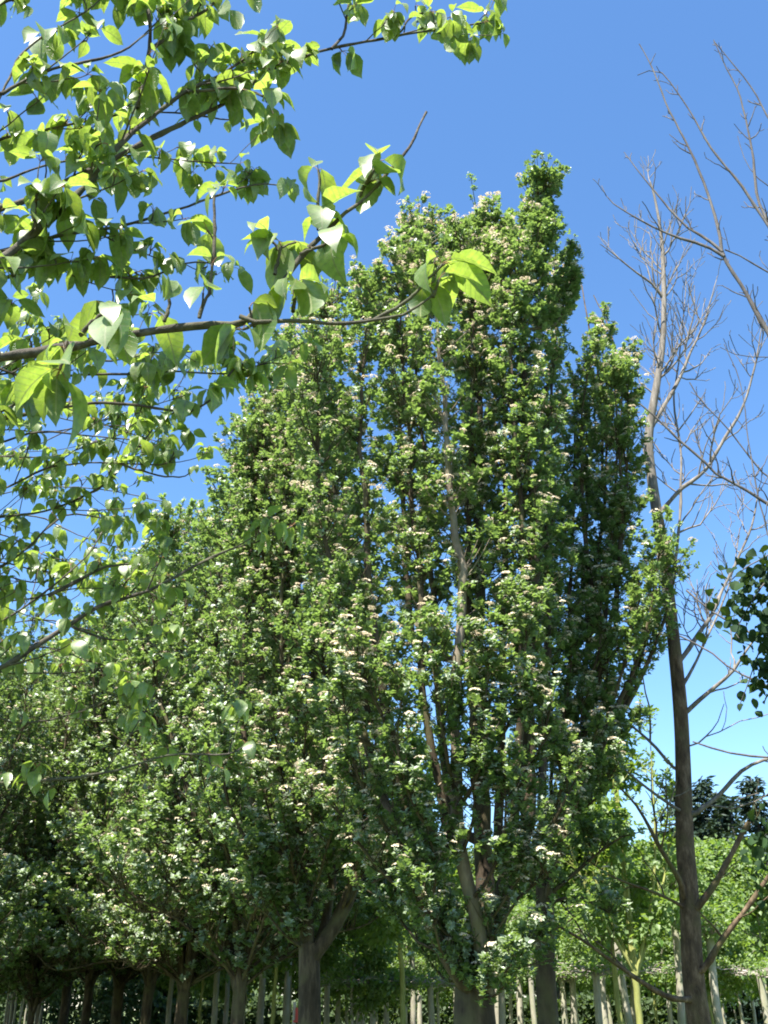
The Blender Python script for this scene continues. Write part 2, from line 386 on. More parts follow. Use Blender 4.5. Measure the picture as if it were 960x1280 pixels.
def leafy_stem(limb, crown, blossom, pts, g, R=.55, per_m=22, t0=.1, L=.085, nl=7, pb=.12, el=(.35, 1.05), top=.75, bot=.85, gap=.58, step=.15, center=None, rad0=.07, Wd=.62, bs=.055, rs=1.0, open_front=0.):
    """short ascending side shoots with leaf rosettes along one stem: a leafy column of radius R"""
    L = L * g.uniform(.82, 1.25); pb = pb * g.uniform(.3, 1.6); R = R * rs; pts = np.asarray(pts); S = np.r_[0, np.cumsum(np.linalg.norm(np.diff(pts, axis=0), axis=1))]
    Ln = S[-1]; n = int(Ln * (1 - t0) * per_m)
    t = np.sort(t0 + (1 - t0) * g.random(n) ** .88); s = t * Ln
    p0 = np.stack([np.interp(s, S, pts[:, k]) for k in range(3)], 1)
    az = g.uniform(0, 2 * pi, n)
    f1, f2, f3 = g.uniform(0, 6.3, 3)
    dens = .5 + .28 * np.sin(2 * pi * s / 1.15 + f1 + 1.0 * np.sin(az + f2)) + .22 * np.sin(2 * pi * s / .47 + f3 + az * 2)
    keep = g.random(n) < np.clip((dens - gap * .5) * 2.2, .06, 1)
    keep &= ~((np.sin(az) < -.15) & (g.random(n) < open_front))
    p0, t, s, az, dens = p0[keep], t[keep], s[keep], az[keep], dens[keep]; n = len(p0)
    e = g.uniform(*el, n)
    d = np.stack([np.cos(az) * np.cos(e), np.sin(az) * np.cos(e), np.sin(e)], 1)
    if center is not None:
        o = p0 - np.asarray(center); o[:, 2] = 0; d = nrm(d + .3 * nrm(o))
    prof = np.interp(t, [t0, t0 + .2, .7, 1.0], [bot, 1, 1, top])
    ln = R * prof * g.uniform(.45, 1.15, n) * (.4 + 1.0 * dens)
    u = np.linspace(0, 1, 4)[None, :, None]
    Q = p0[:, None] + d[:, None] * ln[:, None, None] * u + np.array([0, 0, 1]) * (ln * .35)[:, None, None] * u ** 2
    limb.tubes(Q, np.clip(ln[:, None] * .014 * (1 - .75 * u[..., 0]) + .002, .002, None), 3)
    k = np.maximum(1, np.ceil(ln / step)).astype(int)
    idx = np.repeat(np.arange(n), k); m = len(idx)
    uu = .28 + .72 * np.sqrt(g.random(m)); first = np.r_[True, idx[1:] != idx[:-1]]; uu[first] = 1
    C = p0[idx] + d[idx] * (ln[idx] * uu)[:, None] + np.array([0, 0, 1]) * (ln[idx] * .35 * uu ** 2)[:, None]
    jit = g.normal(0, .05, (m, 3)) * (1 - .7 * first)[:, None]
    C = C + jit
    A = nrm(d[idx] * .5 + np.array([0, 0, .8]) + g.normal(0, .4, (m, 3)))
    tt = np.clip(np.r_[np.linspace(1 - .5 / Ln, 1, 8)], 0, 1)
    Ct = np.stack([np.interp(tt * Ln, S, pts[:, q]) for q in range(3)], 1) + g.normal(0, .05, (8, 3))
    C = np.vstack([C, Ct]); A = np.vstack([A, np.tile([0, 0, 1.], (8, 1)) + g.normal(0, .3, (8, 3))])
    clusters_to_leaves(crown, blossom, C, A, g, nl, L, Wd, pb, bs=bs)

def limb_mesh(pts, r0, r1, seed=0, sides=9, K=None):
    K = K or max(8, int(plen(np.asarray(pts)) / .22))
    p = crom(pts, K)
    g = np.random.default_rng(seed)
    L = plen(p)
    if L > 1.5:
        wob = np.cumsum(g.normal(0, .012, (K, 3)), 0); wob -= np.linspace(0, 1, K)[:, None] * wob[-1]; wob[:, 2] *= .3
        p = p + wob
    r = .72 * r0 * (1 - np.linspace(0, 1, K)) ** .95 + r1
    m = Mesh(); m.trunk(p, r, sides, .05, seed)
    return m, p, r

FLOWER_GROUP = 'flowering trees standing in the row'
def flowering_tree(name_label, stems, trunk_pts, trunk_r, seed, group=FLOWER_GROUP, bark='bark', **kw):
    """stems: list of dicts pts (world), r0, and leafy_stem options"""
    t = thing('flowering_tree', name_label, 'tree', group)
    tm = Mesh(); tp = crom(trunk_pts, max(14, int(plen(np.asarray(trunk_pts)) / .12)))
    tm.trunk(tp, np.interp(np.linspace(0, 1, len(tp)), np.linspace(0, 1, len(trunk_r)), trunk_r), 22, .06, seed, .35)
    tm.build('trunk', M[bark], t)
    crown = Mesh(); blos = Mesh()
    base = np.asarray(trunk_pts[0])
    for i, s in enumerate(stems):
        s = dict(s); pts = s.pop('pts'); r0 = s.pop('r0', .07); mat = s.pop('mat', bark); bare = s.pop('bare', False)
        g = np.random.default_rng(seed * 100 + i)
        tt_ = np.asarray(trunk_pts[-1], float)
        if np.linalg.norm(np.asarray(pts[0]) - tt_) < .7: pts = [tt_ - [0, 0, .55], (tt_ + np.asarray(pts[0])) / 2 - [0, 0, .12]] + list(pts[1:])
        m, p, r = limb_mesh(pts, r0, .008, seed * 50 + i)
        o = dict(kw); o.update(s)
        if not bare: leafy_stem(m, crown, blos, p, g, center=base, **o)
        m.build('limb', M[mat], t)
    c = crown.build('crown', M['leaf'], t)
    blos.build('blossom', M['blossom'], c)
    return t

def tip(path):
    """leaf tufts stand above a stem's end: stop high stems a little lower"""
    return [(a, b + (24 * min(1, max(0, (620 - b) / 150)) if b < 620 else 0) * i / (len(path) - 1)) for i, (a, b) in enumerate(path)]

def px(path, Y, dY=0.0):
    n = len(path)
    return [P(a, b, Y + dY * i / max(1, n - 1)) for i, (a, b) in enumerate(path)]

# ------------------------------------------------------------------ the tall multi-stemmed tree (nearest of the row)
YA = 13.0
A = []
def st(path, dy0, dy1, r0, **k): A.append(dict(pts=px(tip(path), YA + dy0, dy1 - dy0), r0=r0, **k))
st([(596, 1262), (584, 1236), (545, 1165), (514, 1045), (500, 940), (485, 865), (475, 802), (466, 740), (461, 640), (452, 540), (455, 430), (463, 325)], -.1, -1.3, .115, R=.42, t0=.3, open_front=.5, top=.9)
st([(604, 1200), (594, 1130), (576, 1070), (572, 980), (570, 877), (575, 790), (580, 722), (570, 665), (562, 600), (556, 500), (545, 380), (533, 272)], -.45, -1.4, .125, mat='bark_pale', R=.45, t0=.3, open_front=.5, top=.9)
st([(604, 1205), (606, 1080), (602, 960), (597, 870), (600, 760), (604, 620), (606, 480), (604, 360), (600, 258)], .25, .4, .17, R=.55, t0=.3, top=.9)
st([(612, 1195), (637, 1079), (657, 1031), (664, 960), (660, 850), (665, 750), (668, 650), (655, 540), (652, 430), (658, 330), (672, 212)], -.1, -.9, .15, R=.48, t0=.3, open_front=.4, top=.8)
MAINS = A[:4]
def attach(mains, tgt, dz=.5):
    """nearest point on the main stems below the target"""
    q = np.vstack([crom(m_['pts'], 60)[:52] for m_ in mains]); q = q[q[:, 2] < tgt[2] - dz]
    if not len(q): q = np.asarray(mains[0]['pts'])[1:2]
    dd = q - tgt; return q[np.argmin((dd[:, 0] ** 2 + dd[:, 1] ** 2) * 1.6 + dd[:, 2] ** 2 * .6)]
def grow(store, mains, Y, path, dy0, dy1, r0, dz=.5, **k):
    """a stem that leaves the nearest main stem and then follows its own path"""
    w = px(tip(path), Y + dy0, dy1 - dy0); a = attach(mains, w[0], dz)
    store.append(dict(pts=[a, a * .5 + w[0] * .5 + [0, 0, -.08]] + w, r0=r0, **k))
for (path, d0, d1, r0, k) in [
    ([(622, 1040), (628, 930), (630, 800), (632, 660), (630, 520), (628, 400), (624, 285)], .0, -.9, .08, dict(R=.5, t0=.2)),
    ([(548, 1015), (535, 930), (522, 820), (518, 700), (508, 560), (500, 420), (495, 290)], -.5, -1.1, .07, dict(R=.5, t0=.2)),
    ([(566, 1020), (548, 900), (540, 760), (535, 600), (520, 450), (515, 300)], .5, 1.0, .08, dict(R=.5, t0=.25)),
    ([(490, 1020), (470, 980), (440, 860), (425, 700), (418, 560), (415, 440), (412, 352)], .3, .6, .08, dict(R=.6, t0=.2, top=1.0, per_m=80)),
    ([(680, 960), (688, 820), (690, 680), (690, 560), (694, 420), (704, 320)], .2, .3, .07, dict(R=.34, t0=.2, gap=.8)),
    ([(490, 960), (462, 900), (432, 800), (404, 660), (396, 540), (396, 395)], -.5, -1.4, .06, dict(R=.5, t0=.2, top=1.0, per_m=75)),
    ([(645, 1000), (648, 900), (650, 760), (648, 620), (642, 480), (640, 350), (638, 300)], -.4, -1.2, .07, dict(R=.48, t0=.2)),
    ([(588, 860), (585, 700), (580, 500), (575, 360), (568, 268)], .5, .9, .07, dict(R=.5, t0=.15)),
    ([(585, 800), (583, 700), (588, 520), (590, 380), (584, 280)], .0, -.9, .055, dict(R=.42, t0=.15)),
    ([(655, 800), (660, 700), (680, 500), (690, 380), (694, 300)], .3, .9, .06, dict(R=.42, t0=.15)),
    ([(520, 800), (512, 700), (500, 500), (480, 400), (475, 345)], .5, 1.0, .07, dict(R=.45, t0=.15)),
    ([(670, 360), (673, 290), (676, 214)], -.8, -.9, .03, dict(R=.34, t0=.1, per_m=150, gap=.2, top=1.0, pb=.12)),
    ([(530, 360), (528, 300), (528, 270)], -.6, -.4, .03, dict(R=.42, t0=.1, per_m=120, gap=.2, top=1.0)),
    ([(575, 350), (570, 300), (566, 268)], -.4, -.2, .03, dict(R=.42, t0=.1, per_m=120, gap=.2, top=1.0)),
    ([(612, 350), (610, 300), (612, 264)], -.3, -.2, .03, dict(R=.42, t0=.1, per_m=120, gap=.2, top=1.0)),
    ([(700, 400), (708, 340), (712, 300)], -.3, -.4, .03, dict(R=.26, t0=.1, per_m=90, gap=.4, top=.9)),
    # spreading shoots of the lower crown
    ([(520, 1010), (500, 930), (505, 850)], -1.2, -1.6, .03, dict(R=.4, t0=.2, pb=.3)), ([(650, 980), (680, 930), (690, 860)], -1.0, -1.5, .03, dict(R=.4, t0=.2, pb=.34)),
    ([(600, 960), (610, 880), (612, 800)], -1.3, -1.7, .03, dict(R=.4, t0=.2, pb=.34)), ([(555, 930), (545, 860), (540, 780)], -1.3, -1.7, .03, dict(R=.4, t0=.2, pb=.28)),
    ([(465, 1010), (440, 950), (430, 880)], -1.0, -1.5, .03, dict(R=.42, t0=.2, pb=.28)), ([(640, 900), (655, 830), (660, 760)], -1.3, -1.6, .03, dict(R=.4, t0=.2, pb=.3)),
    ([(470, 1080), (440, 1040), (415, 1000)], -.6, -1.1, .03, dict(R=.42, t0=.2, pb=.25)), ([(690, 1030), (712, 990), (728, 950)], -1.1, -1.4, .03, dict(R=.36, t0=.2, pb=.34)),
    ([(545, 1160), (520, 1120), (505, 1080)], -.9, -1.2, .02, dict(R=.32, t0=.2, pb=.25, gap=.5)), ([(525, 1100), (500, 1050), (490, 990)], -.8, -1.1, .02, dict(R=.34, t0=.2, pb=.25, gap=.5)),
    ([(525, 1110), (495, 1070), (470, 1050)], .1, -.3, .025, dict(R=.35, t0=.2, pb=.2)), ([(660, 1085), (690, 1060), (715, 1040)], -.8, -1.2, .025, dict(R=.34, t0=.2, pb=.35)),
    ([(640, 1130), (668, 1105), (690, 1090)], -.6, -1.0, .022, dict(R=.3, t0=.25, pb=.3, gap=.7)), ([(545, 1080), (535, 1040), (530, 1000)], -.9, -1.2, .025, dict(R=.34, t0=.2, pb=.3, gap=.7)),
    ([(625, 1060), (632, 1010), (630, 950)], -1.0, -1.4, .025, dict(R=.34, t0=.2, pb=.34, gap=.6)), ([(590, 1010), (585, 960), (590, 900)], -1.0, -1.4, .025, dict(R=.34, t0=.2, pb=.34, gap=.6)),
    ([(500, 1150), (470, 1120), (445, 1105)], .2, .0, .02, dict(R=.3, t0=.3, pb=.15, gap=.8)), ([(655, 1185), (690, 1165), (728, 1140)], -.6, -1.0, .022, dict(R=.26, t0=.3, pb=.25, gap=.7)),
    ([(625, 1222), (640, 1205), (655, 1190)], -.7, -1.0, .018, dict(R=.22, t0=.3, pb=.06, gap=.6)), ([(640, 1215), (668, 1205), (690, 1200)], -.5, -.7, .016, dict(R=.2, t0=.3, pb=.06, gap=.6)),
    ([(560, 1205), (545, 1185), (525, 1180)], .3, .4, .016, dict(R=.24, t0=.3, pb=.1, gap=.7)), ([(612, 1228), (608, 1212), (612, 1200)], -.7, -.9, .014, dict(R=.2, t0=.3, pb=.06, gap=.5)),
    ([(530, 1190), (520, 1170), (515, 1150)], .2, .1, .014, dict(R=.2, t0=.3, pb=.1, gap=.7)), ([(480, 900), (450, 840), (445, 760)], -1.3, -1.7, .03, dict(R=.42, t0=.2, pb=.24)), ([(420, 900), (405, 830), (400, 760)], -.6, -1.2, .03, dict(R=.45, t0=.2, pb=.22))]:
    grow(A, MAINS, YA, path, d0, d1, r0, dz=.35, **k)
bA = ground(597, YA)
flowering_tree('tallest multi-stemmed tree, cream blossom among green leaves, nearest of the row', A,
               [bA, bA + [0, 0, .5], P(592, 1240, YA), P(604, 1185, YA)], [.33, .26, .24, .19], 1,
               per_m=62, pb=.19, L=.064, nl=16, rs=1.06, bs=.063)

# ------------------------------------------------------------------ the slimmer tree just behind it on the right
YB = 14.6
B = []
def stb(path, dy0, dy1, r0, **k): B.append(dict(pts=px(tip(path), YB + dy0, dy1 - dy0), r0=r0, **k))
stb([(680, 1110), (676, 1000), (678, 860), (684, 760), (690, 640), (690, 560), (688, 480)], 0, -.2, .09, R=.38, t0=.2, gap=.5)
stb([(682, 1106), (702, 1020), (722, 880), (740, 740), (752, 620), (757, 500), (751, 372)], 0, .3, .065, R=.42, t0=.15, gap=.5)
stb([(702, 1020), (732, 890), (755, 740), (766, 620), (774, 500), (780, 412)], 0, -.4, .06, R=.55, t0=.4, pb=.2, top=.5)
stb([(735, 890), (765, 800), (772, 700), (776, 600), (772, 520), (768, 440)], 0, -1.0, .05, R=.42, t0=.3, pb=.2)
stb([(705, 1010), (770, 900), (805, 800), (826, 720), (838, 668)], -.1, -.8, .06, R=.42, t0=.38, pb=.16, top=.55)
stb([(705, 1010), (745, 930), (765, 880), (785, 820), (800, 745)], -.2, -1.4, .05, R=.36, t0=.4, pb=.2, top=.6)
stb([(745, 930), (785, 850), (808, 780), (822, 700), (826, 672)], -.6, -1.4, .05, R=.42, t0=.2, pb=.12, top=.8)
stb([(770, 900), (800, 850), (822, 800), (840, 740), (846, 700)], -.4, -.9, .05, R=.38, t0=.2, pb=.12, top=.8)
stb([(735, 890), (765, 760), (774, 660), (780, 560), (782, 480), (776, 430)], -.1, -.9, .05, R=.4, t0=.3, pb=.15, top=.7)
stb([(740, 740), (730, 640), (728, 540), (735, 450), (744, 400)], -.1, -.5, .05, R=.38, t0=.2, pb=.1, top=.6)
stb([(683, 1110), (712, 1040), (735, 960), (750, 900)], -.2, -1.5, .05, R=.34, t0=.35, pb=.3)
stb([(680, 1110), (660, 1040), (668, 900), (672, 800), (690, 700), (715, 620)], .2, .8, .06, R=.45, t0=.2)
stb([(682, 1130), (730, 1080), (770, 1050), (800, 1040)], 0, -.6, .04, R=.36, t0=.4, pb=.1)
stb([(682, 1140), (720, 1120), (750, 1135), (770, 1145)], 0, -.8, .03, R=.3, t0=.4, pb=.15)
for k_, (x0, y0, xa, ya, xb, yb, dy) in enumerate([(690, 1060, 720, 960, 730, 860, -.9), (700, 1030, 740, 930, 760, 840, -.5), (690, 1000, 705, 900, 715, 800, -.8), (720, 900, 745, 820, 752, 720, -.9), (705, 1010, 760, 960, 790, 900, -.9),
    (700, 1050, 745, 1000, 775, 950, -1.4), (730, 800, 760, 720, 765, 640, -.5), (690, 900, 700, 800, 700, 700, -1.2), (690, 1060, 700, 980, 690, 900, -1.4), (755, 840, 785, 800, 800, 720, -.7), (700, 900, 735, 800, 738, 700, .8), (700, 1000, 750, 880, 765, 800, .8)]):
    stb([(x0, y0), ((x0 + xa) / 2 - 4, (y0 + ya) / 2 - 6), (xa, ya), (xb, yb)], -.1, dy, .03, R=.36, t0=.12, pb=.22, gap=.65)
stb([(705, 900), (712, 780), (716, 660), (718, 540), (716, 440)], .0, -.2, .04, R=.32, t0=.1, gap=.6)
stb([(715, 860), (728, 740), (735, 640), (732, 540), (734, 470)], .1, .3, .04, R=.32, t0=.1, gap=.6)
stb([(752, 620), (750, 500), (738, 400), (722, 308)], .2, .5, .03, bare=True, mat='bark_bare')
stb([(757, 560), (768, 470), (762, 400), (742, 345)], .2, .5, .025, bare=True, mat='bark_bare')
bB = ground(688, YB)
flowering_tree('slender leaning tree between the tallest tree and the bare trunk, blossom on its outer side', B,
               [bB, bB + [0, 0, .5], P(683, 1240, YB), P(681, 1105, YB)], [.17, .14, .13, .12], 2,
               per_m=50, pb=.18, L=.066, nl=16, rs=1.0, bs=.068, gap=.78)

# ------------------------------------------------------------------ next tree of the row, its forked trunk in the open
YC = 17.6
Cc = []
def stc(path, dy0, dy1, r0, **k): Cc.append(dict(pts=px(tip(path), YC + dy0, dy1 - dy0), r0=r0, **k))
stc([(384, 1200), (377, 1120), (370, 1020), (368, 900), (360, 760), (350, 620), (345, 500), (342, 470)], 0, 0, .15, R=.7, t0=.2)
stc([(386, 1200), (384, 1100), (390, 1000), (395, 880), (392, 740), (390, 600), (392, 480), (398, 430)], .2, .6, .15, R=.7, t0=.2)
stc([(390, 1206), (422, 1150), (442, 1100), (448, 1020), (450, 900), (440, 760), (432, 640), (430, 500)], 0, .3, .17, R=.7, t0=.2)
stc([(400, 1180), (410, 1120), (412, 1020), (420, 860), (425, 700), (418, 560), (415, 470)], .2, 1.0, .1, R=.7, t0=.12)
MAINC = Cc[:4]
def growc(path, d0, d1, r0, **k): grow(Cc, MAINC, YC, path, d0, d1, r0 * .8, .5, **k)
growc([(372, 760), (376, 640), (380, 520), (384, 412)], -.2, -.5, .06, R=.6, t0=.2, top=.9, per_m=60)
growc([(352, 760), (356, 640), (356, 520), (358, 440)], .1, .2, .06, R=.6, t0=.2, top=.9, per_m=60)
growc([(330, 760), (328, 660), (326, 560), (330, 478)], -.3, -.6, .06, R=.55, t0=.2, top=.9, per_m=60)
growc([(315, 760), (312, 680), (310, 600), (312, 520)], -.2, -.2, .05, R=.5, t0=.2, top=.9, per_m=60)
growc([(345, 1040), (330, 940), (325, 820), (322, 680), (318, 560), (312, 500)], 0, -.4, .1, R=.62, t0=.12)
growc([(325, 1030), (305, 940), (300, 820), (312, 700), (326, 600), (335, 500)], 0, .8, .09, R=.65, t0=.25)
growc([(366, 980), (350, 860), (350, 720), (368, 600), (372, 480), (375, 440)], -.3, -1.4, .08, R=.68, t0=.2)
growc([(402, 980), (412, 880), (405, 760), (400, 640), (388, 520)], -.3, -1.7, .08, R=.65, t0=.2)
growc([(315, 1060), (285, 1000), (275, 900), (300, 780)], -.3, -1.5, .06, R=.6, t0=.2)
growc([(445, 1040), (455, 980), (470, 900), (460, 800)], -.3, -1.5, .06, R=.6, t0=.2)
growc([(352, 1030), (330, 990), (300, 960), (270, 930)], -.3, -2.0, .05, R=.5, t0=.2)
growc([(398, 1030), (380, 960), (385, 880)], -.3, -2.2, .05, R=.55, t0=.2)
for (xa, ya, xb, yb, d0, d1) in [(345, 1130, 310, 1090, -.4, -.9), (325, 1090, 275, 1040, -.8, -1.5), (440, 1090, 465, 1040, -.7, -1.2), (365, 1080, 350, 1000, -.9, -1.6), (405, 1080, 430, 1000, -1.0, -1.9),
    (345, 1040, 320, 960, -1.0, -1.9), (425, 1040, 440, 940, -1.1, -1.9), (390, 1040, 390, 960, -1.2, -2.0), (330, 1140, 290, 1120, -.6, -1.0), (455, 1090, 485, 1070, -.4, -.7), (330, 1100, 300, 1040, .2, -.2), (445, 1060, 470, 1000, .2, -.1),
    (400, 980, 405, 900, -1.3, -1.8), (350, 960, 340, 880, -1.2, -1.8)]:
    grow(Cc, MAINC, YC, [(xa, ya), ((xa + xb) / 2, (ya + yb) / 2), (xb, yb)], d0, d1, .03, .45, R=.45, t0=.2, pb=.24, gap=.6)
bC = ground(389, YC)
flowering_tree('blossoming tree on a thick sunlit trunk forking low, next left of the tallest', Cc,
               [bC, bC + [0, 0, .5], P(387, 1240, YC), P(386, 1180, YC)], [.24, .19, .18, .165], 3,
               per_m=44, pb=.17, L=.084, nl=12, step=.18, bs=.068, rs=1.12)

# ------------------------------------------------------------------ the rest of the row: two grown patterns, copied and turned
def grow_row_tree(label, seed, H, nst, spread, rt, per_m, L):
    g = np.random.default_rng(seed)
    stems = []
    f = np.array([0, 0, g.uniform(1.7, 2.0)])
    for i in range(nst):
        a = 2 * pi * i / nst + g.uniform(-.35, .35)
        rr = spread * (g.uniform(.75, 1.1) if i % 3 else g.uniform(.15, .5))
        hh = H * (1 - .16 * (rr / spread) ** 2) * g.uniform(.9, 1.0)
        d = np.array([cos(a), sin(a), 0])
        stems.append(dict(pts=[f + [0, 0, -.15 + .3 * g.random()], f + d * rr * .16 + [0, 0, 1.3], f + d * rr * .55 + [0, 0, hh * .32], f + d * rr + [0, 0, hh * .6], d * rr * .9 + [0, 0, hh]], r0=.1, R=.72, t0=.18))
    for i in range(20):
        a = 2 * pi * i / 10 + g.uniform(-.3, .3); rr = spread * g.uniform(1.0, 1.45); d = np.array([cos(a), sin(a), 0])
        z = g.uniform(3.5, 6.2) if seed == 11 else g.uniform(2.5, 5.6)
        z0 = g.uniform(.5, max(.8, z - 2.4)); stems.append(dict(pts=[f + d * .12 * z0 + [0, 0, z0], f + d * rr * .4 + [0, 0, z0 + (z - 1.8 - z0) * .45], f + d * rr * .8 + [0, 0, z - 2.1], d * rr + [0, 0, z + .5]], r0=.045, R=.62, t0=.15))
    return flowering_tree(label, stems, [(0, 0, 0), (.02, 0, .7), (0, .02, 1.4), f + [0, 0, .2]], [rt * 1.2, rt, rt * .95, rt * .95], seed,
                          per_m=per_m, pb=.085, L=L, nl=11, step=.22, bs=.08, rs=1.25)
v1 = grow_row_tree('third tree of the row, dark forked stems under dense small leaves', 11, 14.6, 12, 2.5, .13, 36, .105)
v2 = grow_row_tree('fourth tree of the row, thick dark trunk with a lit patch, standing deep in shade', 12, 14.8, 12, 2.6, .155, 34, .107)
v1.location = ground(298, 21.8); v1.rotation_euler = (0, 0, 1.0)
v2.location = ground(228, 26.0); v2.rotation_euler = (0, 0, 2.0)
for i, (pxx, Y, rz, s, lab) in enumerate([
        (184, 30.0, 2.4, 1.12, 'fifth tree of the row, black in shade beside the lit-patched trunk'),
        (146, 34.0, 0.3, 1.1, 'sixth tree of the row, wholly shaded trunk among low foliage'),
        (108, 38.5, 4.0, 1.2, 'seventh tree of the row, dark trunk under the darkest foliage'),
        (80, 43.5, 5.1, 1.2, 'eighth tree of the row, small with distance, above the thin pale poles'),
        (50, 49.0, .9, 1.26, 'ninth tree of the row, far off behind the cherry twigs'),
        (15, 55.0, 3.0, 1.3, 'farthest tree of the row, near the picture edge'),
        (40, 31.0, 3.3, .80, 'lower dark tree in front of the row, beside the picture edge'),
        (-130, 22.0, 1.2, .74, 'nearest of the added shading trees, mostly cut off by the picture edge, in front'),  # from here on, trees added to throw shade on the lower row
        (-100, 27.0, 2.2, .78, 'added shading tree cut by the picture edge, below the lowest cherry branch'),
        (-75, 32.0, 4.2, .84, 'added shading tree, itself in shade at the picture edge, behind the nearest one'),
        (-60, 37.0, 5.6, .9, 'deeply shaded tree added to cast shade beside the pale pole cluster'),
        (-95, 41.0, .2, .86, 'farthest of the added shading trees, a dark mass at the very edge')]):
    c = copy_tree((v1, v2)[i % 2]); c.location = ground(pxx, Y); c.rotation_euler = (0, 0, rz); c.scale = (s, s, s * (1.0)); c['label'] = lab

# ------------------------------------------------------------------ bare trees
def bare_twigs(m, p, r, g, per_m=2.6, ln=(.25, .9), lvl=2, t0=.2, up=.5, rmin=.0055):
    """fine bare side twigs along a branch, with twigs of their own"""
    L = plen(p); n = int(L * per_m * (1 - t0))
    if n < 1: return
    for _ in range(n):
        t = t0 + (1 - t0) * g.random(); x = t * (len(p) - 1); i = int(min(x, len(p) - 2))
        q = p[i] * (1 - x + i) + p[i + 1] * (x - i); T = nrm(p[i + 1] - p[i])
        d = nrm(T * .8 + nrm(np.cross(T, g.normal(size=3))) * g.uniform(.5, 1.0) + np.array([0, 0, up * .5]))
        l = g.uniform(*ln) * (1.1 - .5 * t)
        k = 7; u = np.linspace(0, 1, k)[:, None]
        bend = nrm(g.normal(size=3)) * l * .12
        tw = q + d * l * u + np.array([0, 0, up * .3]) * l * u ** 2 + bend * np.sin(u * 3.1)
        tw[1:-1] += g.normal(0, l * .012, (k - 2, 3))
        r0 = min(r[i] * .7, .006 + l * .011)
        rr = np.linspace(r0, rmin, k)
        m.tubes([tw], [rr], 4)
        if lvl > 1: bare_twigs(m, tw, rr, g, per_m * 1.7, (l * .25, l * .6), lvl - 1, .2, up, rmin)

def bare_branch(parent, path, Y0, Y1, r0, r1, mat, seed, per_m=2.4, ln=(.2, .8), sides=7, pre=None, lvl=2, rmin=.0055):
    g = np.random.default_rng(seed)
    pts = px(path, Y0, Y1 - Y0)
    if pre is not None: pts = list(pre) + pts
    L = plen(np.asarray(pts)); K = max(8, int(L / .16))
    p = crom(pts, K); wob = np.cumsum(g.normal(0, .004, (K, 3)), 0); wob -= np.linspace(0, 1, K)[:, None] * wob[-1]
    p = p + wob
    r = r0 + (r1 - r0) * np.linspace(0, 1, K) ** .8
    r = r * (1 + .08 * g.normal(size=K)).clip(.8, 1.25)
    m = Mesh(); m.tubes([p], [r], sides)
    bare_twigs(m, p, r, g, per_m, ln, lvl, t0=.15, rmin=rmin)
    return m.build('branch', M[mat], parent)

YT = 15.4
bt = thing('bare_tree', 'bare grey-brown tree with a straight thick trunk and leafless top', 'tree', 'bare trees')
tp = [ground(876, YT), ground(876, YT) + [0, 0, .6]] + px([(868, 1235), (862, 1130), (856, 1050), (854, 960), (850, 880), (842, 800), (829, 690), (815, 600), (811, 545), (821, 480), (828, 430), (830, 372), (827, 300), (819, 250), (813, 228)], YT)
K = 90; p = crom(tp, K)
tr = Mesh(); zz = p[:, 2]
rr = np.interp(zz, [0, .5, 1.6, 3.3, 5.3, 7.3, 9.4, 11.2, 13, 15, 17], [.195, .172, .158, .138, .115, .10, .09, .076, .056, .038, .015])
tr.trunk(p[:49], rr[:49], 20, .06, 77, .3)
ld = Mesh(); ld.trunk(p[47:], rr[47:] * .985, 14, .05, 78)
bare_twigs(ld, p[55:], rr[55:], np.random.default_rng(3), 4.0, (.5, 1.9), 2, up=.9, rmin=.0062)
tr.build('trunk', M['bark_bare'], bt); ld.build('leader', M['bark_grey_twig'], bt)
